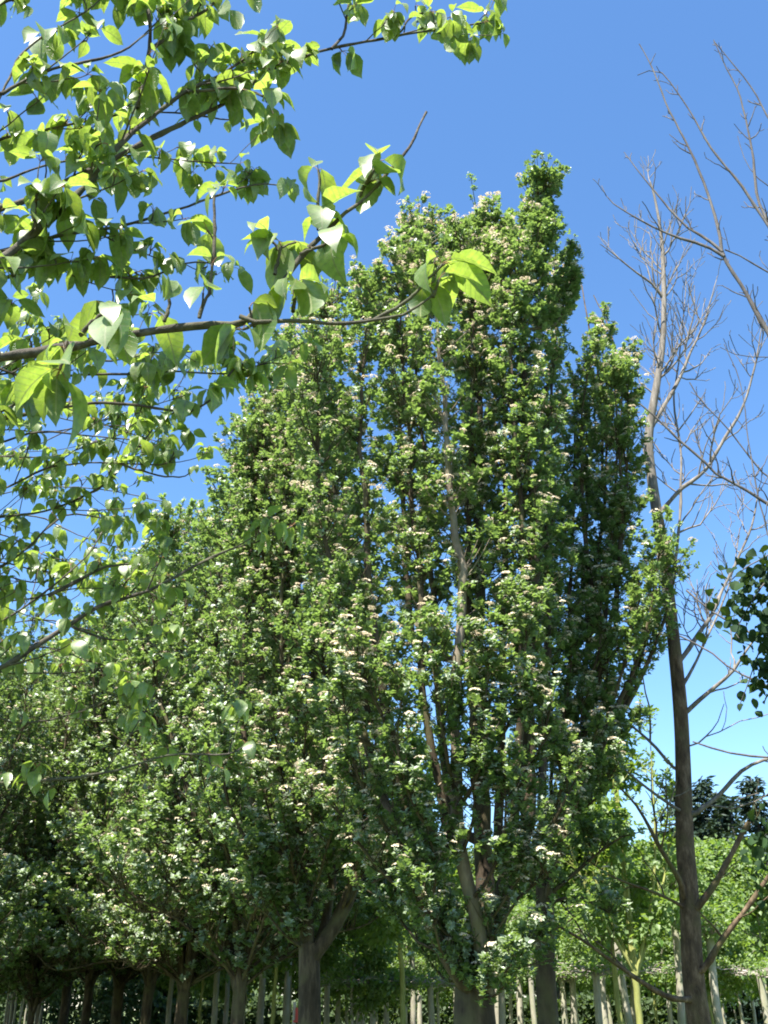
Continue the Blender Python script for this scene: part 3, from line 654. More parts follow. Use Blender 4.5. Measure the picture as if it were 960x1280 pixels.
for i, (path, r0, r1, dy) in enumerate([
    ([(829, 372), (812, 352), (795, 340), (768, 318), (750, 305)], .035, .008, -.3),
    ([(830, 372), (840, 360), (846, 345), (845, 325)], .022, .006, .2),
    ([(813, 535), (840, 490), (862, 445), (880, 405), (897, 345)], .05, .008, .4),
    ([(823, 645), (850, 612), (880, 588), (908, 545), (930, 505), (944, 455), (952, 410)], .05, .01, -.6),
    ([(838, 740), (845, 690), (851, 620), (850, 560), (843, 500), (852, 430), (860, 325)], .035, .006, .6),
    ([(826, 500), (812, 488), (800, 478), (797, 465)], .025, .006, 0),
    ([(817, 600), (806, 570), (800, 530), (792, 505)], .025, .006, .3),
    ([(853, 895), (878, 872), (913, 841), (931, 815), (950, 790)], .045, .015, -.5),
    ([(847, 830), (868, 800), (890, 766), (900, 740), (919, 703), (939, 656), (948, 610)], .045, .012, .3),
    ([(849, 862), (866, 835), (880, 805), (895, 772), (915, 720), (925, 660)], .03, .008, .6),
    ([(861, 1140), (870, 1137), (903, 1090), (927, 1043), (936, 1027)], .055, .035, -.4),
    ([(867, 1218), (880, 1210), (903, 1173), (927, 1143), (953, 1107), (985, 1060)], .06, .025, -.8),
    ([(858, 1140), (851, 1103), (830, 1070), (799, 1012), (775, 985)], .055, .015, -.7),
    ([(859, 1137), (845, 1128), (813, 1113), (767, 1097), (735, 1075)], .03, .010, -.6),
    ([(866, 1249), (857, 1250), (837, 1247), (800, 1227), (763, 1200), (723, 1173), (690, 1153)], .05, .014, -1.2),
    ([(903, 1173), (892, 1158), (880, 1148), (866, 1130)], .02, .008, -.4),
    ([(854, 1015), (848, 1012), (815, 990), (784, 965), (763, 945)], .032, .01, -.5),
    ([(855, 965), (843, 960), (820, 935), (804, 919), (768, 888), (750, 860)], .035, .01, .5),
    ([(850, 1030), (822, 1030), (838, 1000), (846, 975)], .018, .008, -.3),
    ([(857, 1020), (869, 1017), (895, 998), (912, 980), (930, 962), (954, 950), (985, 943)], .042, .022, -.5),
    ([(812, 560), (795, 590), (782, 560), (772, 520)], .02, .005, .5),
    ([(852, 930), (870, 930), (895, 905), (905, 880)], .02, .006, .5)]):
    bare_branch(bt, path, YT, YT + dy, r0 * .95, r1 * 1.0, 'bark_bare' if 9 < i < 16 else 'bark_grey_twig', 200 + i, per_m=3.4 if i < 10 else 1.5, ln=(.35, 1.5), rmin=.0062)

# the neighbour whose boughs reach in over the top
YR = 8.6
rt = thing('bare_tree', 'dark leafless boughs of a tree beyond the frame, reaching across the blue sky', 'tree', 'bare trees')
fork = np.array([6.4, YR + .3, 3.2]); foot = np.array([6.5, YR + .4, 0])
m, p_, r_ = limb_mesh([foot, foot + [0, 0, 1.5], fork, fork + [.1, 0, 4], fork + [-.1, 0, 8]], .24, .05, 5, 16)
m.build('trunk', M['bark_dark'], rt)
def rb(path, r0, r1, seed, z0, dy=0., pre=True, per_m=3.6):
    a = P(*path[0], YR)
    pr = [fork + [0, 0, z0], (fork + [0, 0, z0]) * .45 + a * .55 - [0, 0, .25]] if pre else None
    bare_branch(rt, path, YR, YR + dy, r0, r1, 'bark_dark', seed, per_m=per_m, ln=(.10, .42), pre=pr, rmin=.0042)
rb([(985, 645), (930, 610), (900, 595), (880, 575), (850, 550), (820, 522), (800, 505)], .038, .008, 31, 1.5)
rb([(985, 450), (960, 415), (932, 365), (905, 320), (898, 285), (885, 240), (862, 185), (838, 138), (822, 100), (810, 75), (799, 55)], .042, .006, 32, 2.6)
rb([(905, 321), (880, 308), (840, 296), (805, 280), (765, 255), (752, 232)], .02, .004, 33, 0, .2, False)
rb([(903, 316), (882, 298), (860, 285), (828, 250), (795, 210), (780, 190)], .02, .004, 34, 0, .3, False)
rb([(990, 318), (960, 280), (930, 235), (900, 198), (865, 143), (833, 97), (815, 88), (797, 94)], .036, .005, 35, 3.6)
rb([(985, 312), (960, 275), (947, 245), (940, 190), (925, 120), (905, 80), (892, 50)], .036, .005, 36, 3.9)
rb([(985, 190), (960, 150), (940, 110), (912, 75), (893, 52)], .03, .005, 37, 4.6)
rb([(985, 352), (960, 340), (930, 322), (906, 312)], .018, .008, 38, 3.0)
rb([(985, 612), (955, 592), (910, 535), (878, 502), (862, 478)], .02, .005, 39, 1.8)
rb([(985, 450), (960, 446), (925, 444), (900, 434)], .012, .004, 40, 2.5)
rb([(985, 950), (960, 947), (907, 940), (866, 927)], .022, .008, 41, -.2, .4, True, .6)
rb([(985, 868), (941, 849), (913, 836), (887, 815), (850, 795)], .024, .008, 42, .4, .4, True, .6)
rb([(985, 810), (940, 790), (889, 762), (858, 738)], .022, .009, 43, .6, .4, True, .6)
rb([(985, 240), (958, 232), (935, 205), (922, 170)], .014, .004, 44, 4.0)
rb([(985, 700), (955, 650), (935, 560), (925, 480), (905, 430)], .016, .004, 45, 1.0)

# ------------------------------------------------------------------ leafy tree beyond the right edge: its hanging dark sprays
YH = 7.2
ht = thing('broadleaf_tree', 'dark large-leaved spray hanging in from a tree beyond the bare trunk side', 'tree')
foot = np.array([5.4, YH + .5, 0])
m, p_, r_ = limb_mesh([foot, foot + [0, 0, 2], foot + [-.2, 0, 4.5], foot + [-.2, .2, 7.2]], .2, .03, 8, 14)
m.build('trunk', M['bark_dark'], ht)
lc = Mesh()
g = np.random.default_rng(81)
def spray(path, n, sp, z0, dy, r0=.02):
    a = px(path, YH, dy)
    start = foot + [-.2, 0, z0]
    p = crom([start, start * .5 + a[0] * .5 + [0, 0, .3]] + a, 40)
    mm = Mesh(); mm.tubes([p], [np.linspace(r0, .003, 40)], 6); mm.build('limb', M['bark_dark'], ht)
    n = int(n * 1.6); t = g.uniform(.35, 1, n); i = (t * 38).astype(int)
    b = p[i] + g.normal(0, sp, (n, 3)) * [1, 1, .8] - [0, 0, sp * .8]
    d = nrm(np.stack([g.normal(0, .6, n), g.normal(0, .6, n), -np.abs(g.normal(.7, .4, n))], 1))
    L = g.uniform(.06, .115, n)
    lc.bigleaves(b, d, nrm(g.normal(0, 1, (n, 3)) + [0, 0, .6]), L, L * .8, g, .5, .3)
spray([(985, 690), (950, 700), (925, 715), (905, 735)], 150, .10, 4.4, -.4)
spray([(990, 700), (955, 730), (935, 760), (920, 790), (925, 800)], 160, .10, 4.2, -.2)
spray([(985, 745), (960, 790), (945, 825), (935, 855), (925, 880)], 140, .075, 4.0, .3)
spray([(1000, 720), (975, 780), (968, 840), (958, 860)], 120, .09, 4.0, .2)
spray([(1000, 1030), (980, 1050), (962, 1075), (948, 1110)], 110, .09, 2.8, .6)
spray([(1010, 980), (985, 1010), (960, 1040), (945, 1060)], 150, .1, 3.0, .4)
for k in range(14):      # the rest of its crown, beyond the frame
    a = g.uniform(-1.2, 1.9); z = g.uniform(3.5, 7.5)
    e = foot + [cos(a) * 1.6 + .5, sin(a) * 1.7, z + .6]; s0 = foot + [-.2, 0, z - .4]
    p = crom([s0, s0 * .5 + e * .5 + [0, 0, .2], e], 20)
    mm = Mesh(); mm.tubes([p], [np.linspace(.03, .005, 20)], 6); mm.build('limb', M['bark_dark'], ht)
    n = 220; i = g.integers(6, 20, n)
    lc.bigleaves(p[i] + g.normal(0, .3, (n, 3)), nrm(g.normal(0, .7, (n, 3)) - [0, 0, .6]), nrm(g.normal(0, 1, (n, 3)) + [0, 0, 1]), g.uniform(.07, .12, n), g.uniform(.06, .09, n), g)
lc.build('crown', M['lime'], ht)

# ------------------------------------------------------------------ cherry tree on the left: boughs from a trunk beyond the frame
ch = thing('cherry_tree', 'cherry tree branches with large drooping backlit leaves reaching in from one side', 'tree')
CF = np.array([-2.75, 3.3, 0.0])
m, p_, r_ = limb_mesh([CF, CF + [.02, 0, 1.0], CF + [.05, .02, 1.9], CF + [.1, 0, 3.2], CF + [.15, .1, 4.4], CF + [.3, .1, 5.4]], .19, .012, 9, 18, 44)
m.build('trunk', M['bark_cherry'], ch)
CRED = M['stalk']
gc = np.random.default_rng(44)
def whorls(fol, C, T, g, nl, L, Lbig=1.1):
    """hanging whorls of stalked leaves at the spur points C along twigs with direction T"""
    n = len(C)
    if n == 0: return
    k = g.poisson(nl, n).clip(2, 7); idx = np.repeat(np.arange(n), k); m = len(idx)
    ph = g.uniform(0, 2 * pi, m)
    h = np.stack([np.cos(ph), np.sin(ph), np.zeros(m)], 1)
    d0 = nrm(h * .8 + np.array([0, 0, .35]) + .5 * nrm(T)[idx] + g.normal(0, .25, (m, 3)))
    pl = L * g.uniform(.16, .3, m)
    b = C[idx] + d0 * pl[:, None]
    fol.cur = 1; fol.tubes(np.stack([C[idx], C[idx] + d0 * pl[:, None] * .6 + [0, 0, .004], b], 1), np.full((m, 3), .0014), 3); fol.cur = 0
    l = Lbig * L * g.uniform(.5, 1.15, m)
    d = nrm(h * g.uniform(.35, 1.0, m)[:, None] + .2 * nrm(T)[idx] + np.array([0, 0, -1.]) * g.uniform(.15, 1.5, m)[:, None] + g.normal(0, .12, (m, 3)))
    up = nrm(h * .45 + np.array([0, 0, 1.]) + g.normal(0, .3, (m, 3)))
    fol.bigleaves(b, d, up, l, l * g.uniform(.42, .60, m), g, .9, .35)

def cherry_bough(path, Y0, Y1, r0, r1, L=.12, dens=9., twigs=3.0, tl=(.12, .45), link=None, leaf_t0=.0, nl=4.6, seed=0):
    g = np.random.default_rng(900 + seed)
    pts = px(path, Y0, Y1 - Y0)
    npre = 0
    if link is not None:
        s = CF + [.08, 0, link]; a = pts[0]
        pts = [s, s * .5 + a * .5 - [0, 0, .12]] + pts; npre = 2
    Lg = plen(np.asarray(pts)); K = max(12, int(Lg / .05)); p = crom(pts, K)
    wob = np.cumsum(g.normal(0, .0022, (K, 3)), 0); wob -= np.linspace(0, 1, K)[:, None] * wob[-1]; p = p + wob
    r = 1.6 * r0 + (1.3 * r1 - 1.6 * r0) * np.linspace(0, 1, K) ** .85
    r = r * (1 + .10 * np.sin(np.linspace(0, Lg * 110, K) + g.uniform(0, 6)) + .07 * g.normal(size=K))
    bm, fol = Mesh(), Mesh()
    bm.tubes([p], [r], 8)
    vis = int(K * (.45 if link is not None else 0))
    C = []; T = []
    S = np.r_[0, np.cumsum(np.linalg.norm(np.diff(p, axis=0), axis=1))]
    def spurs(q, rq, dn, t0):
        LL = plen(q); n = max(1, int(LL * dn * (.85 if seed < 63 else 1.1)))
        for _ in range(n):
            t = t0 + (1 - t0) * g.random(); i = int(min(t * (len(q) - 1), len(q) - 2))
            tt = nrm(q[i + 1] - q[i])
            sd = nrm(np.cross(tt, g.normal(size=3)) * .8 + [0, 0, .75] + tt * .3)
            sl = g.uniform(.015, .06)
            e = q[i] + sd * sl
            bm.tubes([np.stack([q[i], q[i] + sd * sl * .5 + tt * .004, e])], [[.0035, .003, .0035]], 5)
            C.append(e); T.append(sd)
        C.append(q[-1]); T.append(nrm(q[-1] - q[-2]))
    if dens > 0: spurs(p, r, dens * .6, max(leaf_t0, vis / K * .9))
    nt_ = int(Lg * (1 - vis / K) * twigs * (1.35 if seed < 63 else 1.7))
    for _ in range(nt_):
        t = max(leaf_t0, vis / K) + (1 - max(leaf_t0, vis / K)) * g.random(); i = int(min(t * (K - 1), K - 2))
        tt = nrm(p[i + 1] - p[i]); d = nrm(tt * .9 + nrm(np.cross(tt, g.normal(size=3))) * .8 + [0, 0, .15])
        l = g.uniform(*tl); u = np.linspace(0, 1, 9)[:, None]
        tw = p[i] + d * l * u + np.array([0, 0, .18]) * l * u ** 2 + g.normal(0, .003, (9, 3)) * u
        rr = np.linspace(min(r[i] * .6, .005), .002, 9); bm.tubes([tw], [rr], 5)
        spurs(tw, rr, dens, .3)
    lb = bm.build('limb', M['bark_cherry'], ch)
    if C:
        whorls(fol, np.array(C), np.array(T), g, nl, L, 1.5 if Y0 < 2.75 else (1.32 if seed < 63 else 1.1))
        fol.build('foliage', (M['cherry'], CRED), lb)
    return p

Yb = 2.35
cherry_bough([(-60, 455), (0, 440), (60, 430), (150, 412), (220, 402), (255, 397), (300, 395), (320, 373), (347, 347), (373, 317), (400, 290), (430, 263), (453, 247), (477, 220), (500, 197), (520, 167), (533, 140)], Yb, Yb + .25, .018, .0034, .118, 0, 0, link=2.0, seed=1)
cherry_bough([(300, 396), (320, 403), (370, 402), (420, 405), (467, 400), (507, 393), (540, 370)], Yb + .08, Yb + .02, .0055, .0025, .12, 0, 0, seed=2)
cherry_bough([(467, 400), (500, 378), (520, 362), (553, 330)], Yb + .05, Yb + .02, .004, .003, .12, 2.5, 0, leaf_t0=.9, nl=6, seed=3)
for i, (a, t, Yx, n_) in enumerate([((398, 287), (398, 213), Yb + .16, 6), ((343, 343), (352, 307), Yb + .12, 4), ((367, 390), (367, 360), Yb + .1, 6), ((453, 247), (470, 205), Yb + .2, 6),
                                    ((375, 318), (418, 298), Yb + .14, 4), ((320, 403), (303, 412), Yb + .1, 2), ((120, 418), (128, 385), Yb + .04, 3), ((205, 402), (208, 360), Yb + .08, 3),
                                    ((250, 397), (265, 330), Yb + .12, 1), ((265, 330), (268, 245), Yb + .14, 3), ((85, 428), (75, 462), Yb, 4), ((360, 330), (340, 300), Yb + .14, 3), ((100, 420), (130, 390), Yb - .1, 3), ((540, 370), (548, 350), Yb + .02, 2)]):
    cherry_bough([a, ((a[0] + t[0]) / 2 + 2, (a[1] + t[1]) / 2), t], Yx, Yx - .02, .0042, .0032, .115, .01, 0, nl=n_, seed=20 + i)
# higher boughs
cherry_bough([(-50, 365), (10, 315), (75, 260), (115, 220), (150, 180), (185, 150), (235, 115), (280, 92), (320, 65), (345, 52)], 2.9, 3.2, .022, .003, .11, 9, 4, link=2.6, seed=40)
cherry_bough([(-50, 130), (0, 115), (30, 98), (75, 82), (120, 75), (160, 60), (190, 35), (210, 15)], 2.8, 3.0, .010, .0025, .11, 6, 2.0, link=3.8, leaf_t0=.6, seed=41)
cherry_bough([(-40, 190), (0, 125), (30, 70), (65, 40), (120, 5), (150, -40)], 2.8, 3.0, .007, .002, .11, 6, 1.5, link=3.6, leaf_t0=.75, seed=42)
cherry_bough([(-60, 300), (40, 250), (120, 215), (200, 175), (300, 120), (330, 95), (375, 77), (415, 62), (480, 47), (550, 35), (605, 28)], 3.1, 3.5, .015, .003, .115, 6, 2.8, link=3.0, seed=43)
cherry_bough([(-60, 330), (0, 310), (65, 290), (150, 277), (200, 265), (265, 245), (320, 230), (360, 232)], 3.0, 3.3, .011, .0025, .105, 7, 3.2, link=2.7, seed=44)
cherry_bough([(172, 135), (190, 50), (187, 0), (195, -40)], 3.05, 3.1, .006, .004, .11, 5, 1.5, seed=45)
cherry_bough([(-50, 30), (30, -10), (90, -20), (150, -30), (220, -20), (280, 10)], 2.9, 3.2, .010, .003, .11, 7, 3, link=4.3, seed=46)
cherry_bough([(190, 60), (230, 30), (260, 10), (300, -15)], 3.0, 3.2, .006, .003, .11, 8, 3, seed=47)
cherry_bough([(-50, 210), (0, 180), (60, 165), (120, 150), (170, 140), (220, 140), (290, 150)], 3.2, 3.4, .009, .0025, .105, 8, 3.5, link=3.2, seed=48)
cherry_bough([(-50, 250), (0, 228), (70, 205), (150, 195), (220, 200), (300, 205)], 3.5, 3.8, .008, .0025, .105, 8, 3.5, link=3.0, seed=49)
cherry_bough([(415, 62), (432, 40), (438, 0), (445, -40)], 3.35, 3.35, .005, .003, .11, 8, 2, seed=50)
cherry_bough([(480, 47), (500, 40), (515, 20), (540, 15)], 3.4, 3.45, .004, .003, .10, 10, 2, seed=51)
cherry_bough([(235, 115), (290, 110), (330, 120), (345, 150)], 3.1, 3.2, .005, .003, .11, 9, 3, seed=52)
# middle boughs, a little farther off
cherry_bough([(-60, 380), (0, 355), (60, 340), (130, 350), (190, 350), (240, 330), (290, 335)], 3.1, 3.4, .010, .0025, .105, 7, 3.5, link=2.4, seed=60)
cherry_bough([(-60, 540), (0, 522), (80, 505), (125, 500), (175, 505), (235, 515), (270, 495), (287, 467), (300, 455)], 3.4, 3.8, .011, .003, .105, 6, 3, link=1.9, seed=61)
cherry_bough([(-50, 480), (40, 470), (150, 468), (220, 465), (287, 467), (330, 455), (360, 455)], 3.6, 3.9, .008, .0025, .10, 7, 3, link=2.1, seed=62)
cherry_bough([(-50, 625), (0, 612), (65, 585), (150, 580), (205, 582), (225, 560), (237, 540)], 4.0, 4.3, .008, .002, .09, 5, 1.6, link=1.8, leaf_t0=.3, seed=63)
cherry_bough([(150, 580), (175, 590), (225, 597), (245, 585)], 4.1, 4.2, .004, .002, .09, 7, 1.5, seed=64)
cherry_bough([(-60, 665), (0, 650), (55, 640), (125, 610), (160, 575), (185, 545), (210, 512)], 4.0, 4.4, .009, .0025, .09, 5, 2.5, link=1.7, seed=65)
cherry_bough([(-60, 440), (0, 470), (60, 440), (130, 450), (190, 440), (240, 440)], 3.8, 4.2, .009, .0025, .10, 6, 3, link=2.2, seed=66)
cherry_bough([(-50, 570), (0, 555), (50, 540), (110, 545), (170, 550)], 3.8, 4.0, .008, .0025, .095, 6, 3, link=1.9, seed=67)
for k_ in range(15):     # finer, farther sprays low on this side
    ga = np.random.default_rng(300 + k_); y0 = 430 + 27 * k_ + ga.uniform(-12, 12); ln_ = ga.uniform(110, 250) * (1.0 if y0 < 640 else .8)
    sl_ = ga.uniform(-.45, .25); Yk = ga.uniform(4.2, 5.6)
    cherry_bough([(-70, y0 + 25), (-10, y0)] + [(ln_ * u_, y0 + sl_ * ln_ * u_ - 14 * sin(u_ * 2.6 + k_)) for u_ in (.3, .65, 1)], Yk, Yk + ga.uniform(-.3, .4), .008, .002, .088, 5.5, 2.3, link=ga.uniform(1.2, 2.0), seed=120 + k_)
# lower boughs in front of the row
cherry_bough([(-60, 870), (0, 833), (43, 807), (83, 780), (123, 757), (187, 738), (240, 710), (277, 690), (320, 677), (365, 658)], 3.9, 4.3, .016, .0025, .095, 4, 2.0, link=1.3, seed=70)
cherry_bough([(60, 745), (93, 728), (127, 710), (167, 702), (193, 687)], 4.2, 4.3, .007, .0025, .09, 5, 2, seed=71)
cherry_bough([(-60, 995), (0, 983), (40, 980), (133, 967), (187, 950), (233, 943), (287, 942), (307, 930)], 3.9, 4.3, .009, .0025, .09, 4, 1.5, link=1.0, seed=72)
cherry_bough([(-60, 845), (0, 840), (53, 842), (100, 840), (140, 832)], 4.1, 4.3, .006, .002, .09, 5, 2.5, link=1.3, seed=73)
cherry_bough([(-60, 750), (0, 705), (33, 682), (60, 657), (90, 640), (150, 650)], 4.0, 4.4, .009, .0025, .09, 6, 3, link=1.6, seed=74)
cherry_bough([(-60, 915), (20, 905), (80, 895), (140, 870), (160, 860)], 4.0, 4.4, .006, .002, .09, 6, 2.2, link=1.1, seed=75)
cherry_bough([(-60, 800), (0, 775), (60, 735), (110, 690), (135, 650)], 4.3, 4.6, .008, .0025, .09, 5, 2.5, link=1.4, seed=76)
cherry_bough([(83, 780), (130, 800), (180, 800), (200, 815)], 4.1, 4.2, .004, .002, .09, 6, 1.5, seed=77)
for k in range(5):      # the part of the crown behind and beside the viewer, outside the photograph
    g = np.random.default_rng(700 + k)
    a = g.uniform(1.9, 4.2); z = g.uniform(1.6, 3.2); l = g.uniform(1.2, 2.2)
    s0 = CF + [.08, 0, z]; e = s0 + [cos(a) * l, sin(a) * l, .7]
    p = crom([s0, s0 * .5 + e * .5 + [0, 0, .1], e], 24)
    bm, fol = Mesh(), Mesh(); bm.tubes([p], [np.linspace(.025, .004, 24)], 7)
    i = g.integers(6, 24, 40); C = p[i] + g.normal(0, .12, (40, 3))
    bm.tubes(np.stack([p[i], (p[i] + C) / 2 + [0, 0, .01], C], 1), np.full((40, 3), .003), 4)
    whorls(fol, C, np.tile([0, 0, 1.], (40, 1)), g, 4, .11)
    lb = bm.build('limb', M['bark_cherry'], ch); fol.build('foliage', (M['cherry'], CRED), lb)

# ------------------------------------------------------------------ young nursery trees with pale trunks
def blob_leaves(cm, C, R, n, L, g, up=.5, flat=1.0, Wd=.7):
    d = nrm(g.normal(size=(n, 3))); r = R * g.random(n) ** .45
    pos = C + d * r[:, None] * np.array([1, 1, flat])
    ld = nrm(d + g.normal(0, .6, (n, 3)) + [0, 0, -.15]); un = nrm(d * .5 + [0, 0, up] + g.normal(0, .45, (n, 3)))
    l = L * g.uniform(.6, 1.25, n)
    cm.leaves(pos, ld, un, l, l * Wd, g, .2)

def young_tree(seed, H, clear, rad, L, label, group='young nursery trees with light green crowns', bark='bark_post', mat='fresh', nb=26, nleaf=260, rt=.075, name='young_tree', flat=.8):
    """slim clear trunk, ascending branches, a loose crown of leaf clumps of uneven size"""
    g = np.random.default_rng(seed)
    t = thing(name, label, 'tree', group)
    m, p, r = limb_mesh([(0, 0, 0), (.03, 0, clear * .5), (-.02, .03, clear), (.05, -.03, (H + clear) / 2), (0, 0, H * .97)], rt, .012, seed, 10, 30)
    m.build('trunk', M[bark], t)
    cm, lm = Mesh(), Mesh()
    for i in range(nb):
        z = clear + (H - clear) * g.random() ** .8; u = (z - clear) / (H - clear)
        a = g.uniform(0, 2 * pi); ln = rad * (np.interp(u, [0, .3, .75, 1], [.85, 1, .7, .15])) * g.uniform(.5, 1.1)
        s0 = np.array([0, 0, max(clear * .92, z - ln * .6)]); e = np.array([cos(a) * ln, sin(a) * ln, z])
        q = crom([s0, s0 * .45 + e * .55 + [0, 0, -.05], e], 9)
        lm.tubes([q], [np.linspace(.02, .005, 9)], 4)
        for tt in (.55, .8, 1.0):
            c = q[int(tt * 8)]
            blob_leaves(cm, c + g.normal(0, .08, 3), rad * g.uniform(.16, .36), int(nleaf * g.uniform(.3, .6)), L, g, .7, flat)
    lm.build('limb', M[bark], t)
    cm.build('crown', M[mat], t)
    return t

def roof_tree(seed, H, label, name, group):
    """pale trunk topped by a flat trained lattice of twigs with a few leaves"""
    g = np.random.default_rng(seed)
    t = thing(name, label, 'tree', group)
    tm = Mesh(); K = 26; z = np.linspace(0, H, K)
    pp = np.stack([.02 * np.sin(z * 2 + seed), .02 * np.cos(z * 1.7), z], 1)
    r = np.interp(z / H, [0, .1, .9, 1], [.1, .085, .075, .085]); tm.trunk(pp, r, 12, .05, seed, .15)
    tm.build('trunk', M['bark_post'], t)
    roof = name == 'roof_trained_tree'
    lm, cm = Mesh(), Mesh()
    for i in range(30 if roof else 16):
        a = g.uniform(0, 2 * pi); l = g.uniform(.6, 1.35) if roof else g.uniform(.15, .5)
        s0 = np.array([0, 0, H - g.uniform(0, .12)]); d = np.array([cos(a), sin(a), g.uniform(-.03, .12) if roof else g.uniform(.6, 1.6)])
        u = np.linspace(0, 1, 8)[:, None]
        q = s0 + d * l * u + g.normal(0, .02, (8, 3)) * u + np.array([0, 0, .06]) * np.sin(u * 3)
        lm.tubes([q], [np.linspace(.016, .006, 8)], 4)
        for _ in range(4):
            j = g.integers(2, 8); b = g.uniform(0, 2 * pi); e = q[j] + np.array([cos(b), sin(b), g.uniform(-.1, .5)]) * g.uniform(.15, .5)
            lm.tubes([np.stack([q[j], (q[j] + e) / 2 + [0, 0, .02], e])], [[.007, .005, .003]], 3)
        if g.random() < .75: blob_leaves(cm, q[-1] + [0, 0, .1], .28 if roof else .55, 34 if roof else 130, .10, g, .8, .6)
    lm.build('limb', M['twig_grey'], t)
    cm.build('crown', M['fresh'], t)
    return t

def put(src, used, pxx, Y, rz, s, label, lean=0.0):
    o = src if not used.get(src.name) else copy_tree(src)
    used[src.name] = 1
    o.location = ground(pxx, Y); o.rotation_euler = (0, lean, rz); o.scale = s if isinstance(s, tuple) else (s, s, s)
    o['label'] = label; return o
used = {}
r1 = roof_tree(301, 2.15, 'x', 'roof_trained_tree', 'pale trunks with flat trained tops')
r2 = roof_tree(302, 3.3, 'x', 'pollarded_tree', 'pale nursery trunks with cut back heads')
for i, (x, Y, s, lab, ln) in enumerate([
    (212, 33, 1.0, 'pale slim trunk between the two darkest forked trunks of the row', 0),
    (268, 31, 1.05, 'pale trunk with a knotted head just left of the third dark trunk', 0),
    (282, 35, 1.0, 'thin pale trunk half hidden by the third dark trunk', 0),
    (326, 30, 1.2, 'grey-white straight trunk right of the third dark forked trunk', 0),
    (355, 31, 1.15, 'pale trunk leaning outward beside the thick sunlit forked trunk', .10),
    (409, 29, 1.02, 'pale trunk first right of the thick sunlit forked trunk', 0),
    (422, 34, 1.0, 'thin pale trunk second right of the thick sunlit forked trunk', 0),
    (449, 28, 1.0, 'short pale trunk under the front edge of the flat twig roof', 0),
    (455, 33, 1.0, 'short pale trunk with a brown shaded side below the twig roof', 0),
    (466, 27, 1.02, 'pale trunk carrying the middle of the flat twig roof', 0),
    (482, 30, 1.0, 'pale trunk just left of the thick yellow-green stem', 0),
    (506, 36, .95, 'thinnest pale trunk, close on the right of the yellow-green stem', 0),
    (516, 29, 1.0, 'pale trunk under twigs between yellow-green stem and tallest tree', 0),
    (525, 33, 1.0, 'pale trunk with spiral bark marks between yellow-green stem and tallest tree', 0),
    (539, 27, 1.02, 'brightest pale trunk left of the tallest tree foot', 0),
    (570, 31, .95, 'pale trunk almost hidden behind the foot of the tallest tree', 0),
    (621, 29, 1.0, 'paired pale trunks, the thinner one right of the tallest tree foot', 0),
    (627, 26, 1.05, 'thick pale trunk just right of the tallest tree foot', 0),
    (651, 28, 1.05, 'pale trunk halfway between the tallest tree and the slender tree', 0),
    (667, 32, 1.0, 'pale trunk close on the left of the slender leaning tree', 0),
    (705, 27, .95, 'short stubby pale trunk right of the slender leaning tree', 0),
    (717, 27, 1.08, 'pale trunk with a twig arm reaching right, beside the stubby one', 0),
    (749, 24, 1.1, 'left one of the close pair of pale trunks under the twig roof', 0),
    (756, 26, 1.12, 'right one of the close pair of pale trunks under the twig roof', 0),
    (788, 25, 1.1, 'left one of the leaning pale pair right of the yellow stem', -.05),
    (797, 26, 1.12, 'right one of the leaning pale pair right of the yellow stem', -.05),
    (847, 25, 1.15, 'pale leaning trunk between the yellow stem and the bare brown trunk', -.05),
    (837, 38, 1.0, 'thin pale trunk in the shade left of the bare brown trunk', 0),
    (898, 24, 1.15, 'bright pale trunk just right of the bare brown trunk', 0),
    (956, 26, 1.1, 'pale trunk at the far edge past the bare brown trunk', 0)]):
    put(r1 if i in (7, 9, 10, 14, 21, 22, 25, 29) else r2, used, x, Y, i * 1.3, (s * .95, s * .95, s * (1.0 if i in (7, 9, 10, 14, 21, 22, 25, 29) else (.80, 1.05, .90, .80, 1.1)[i % 5])), lab, ln)

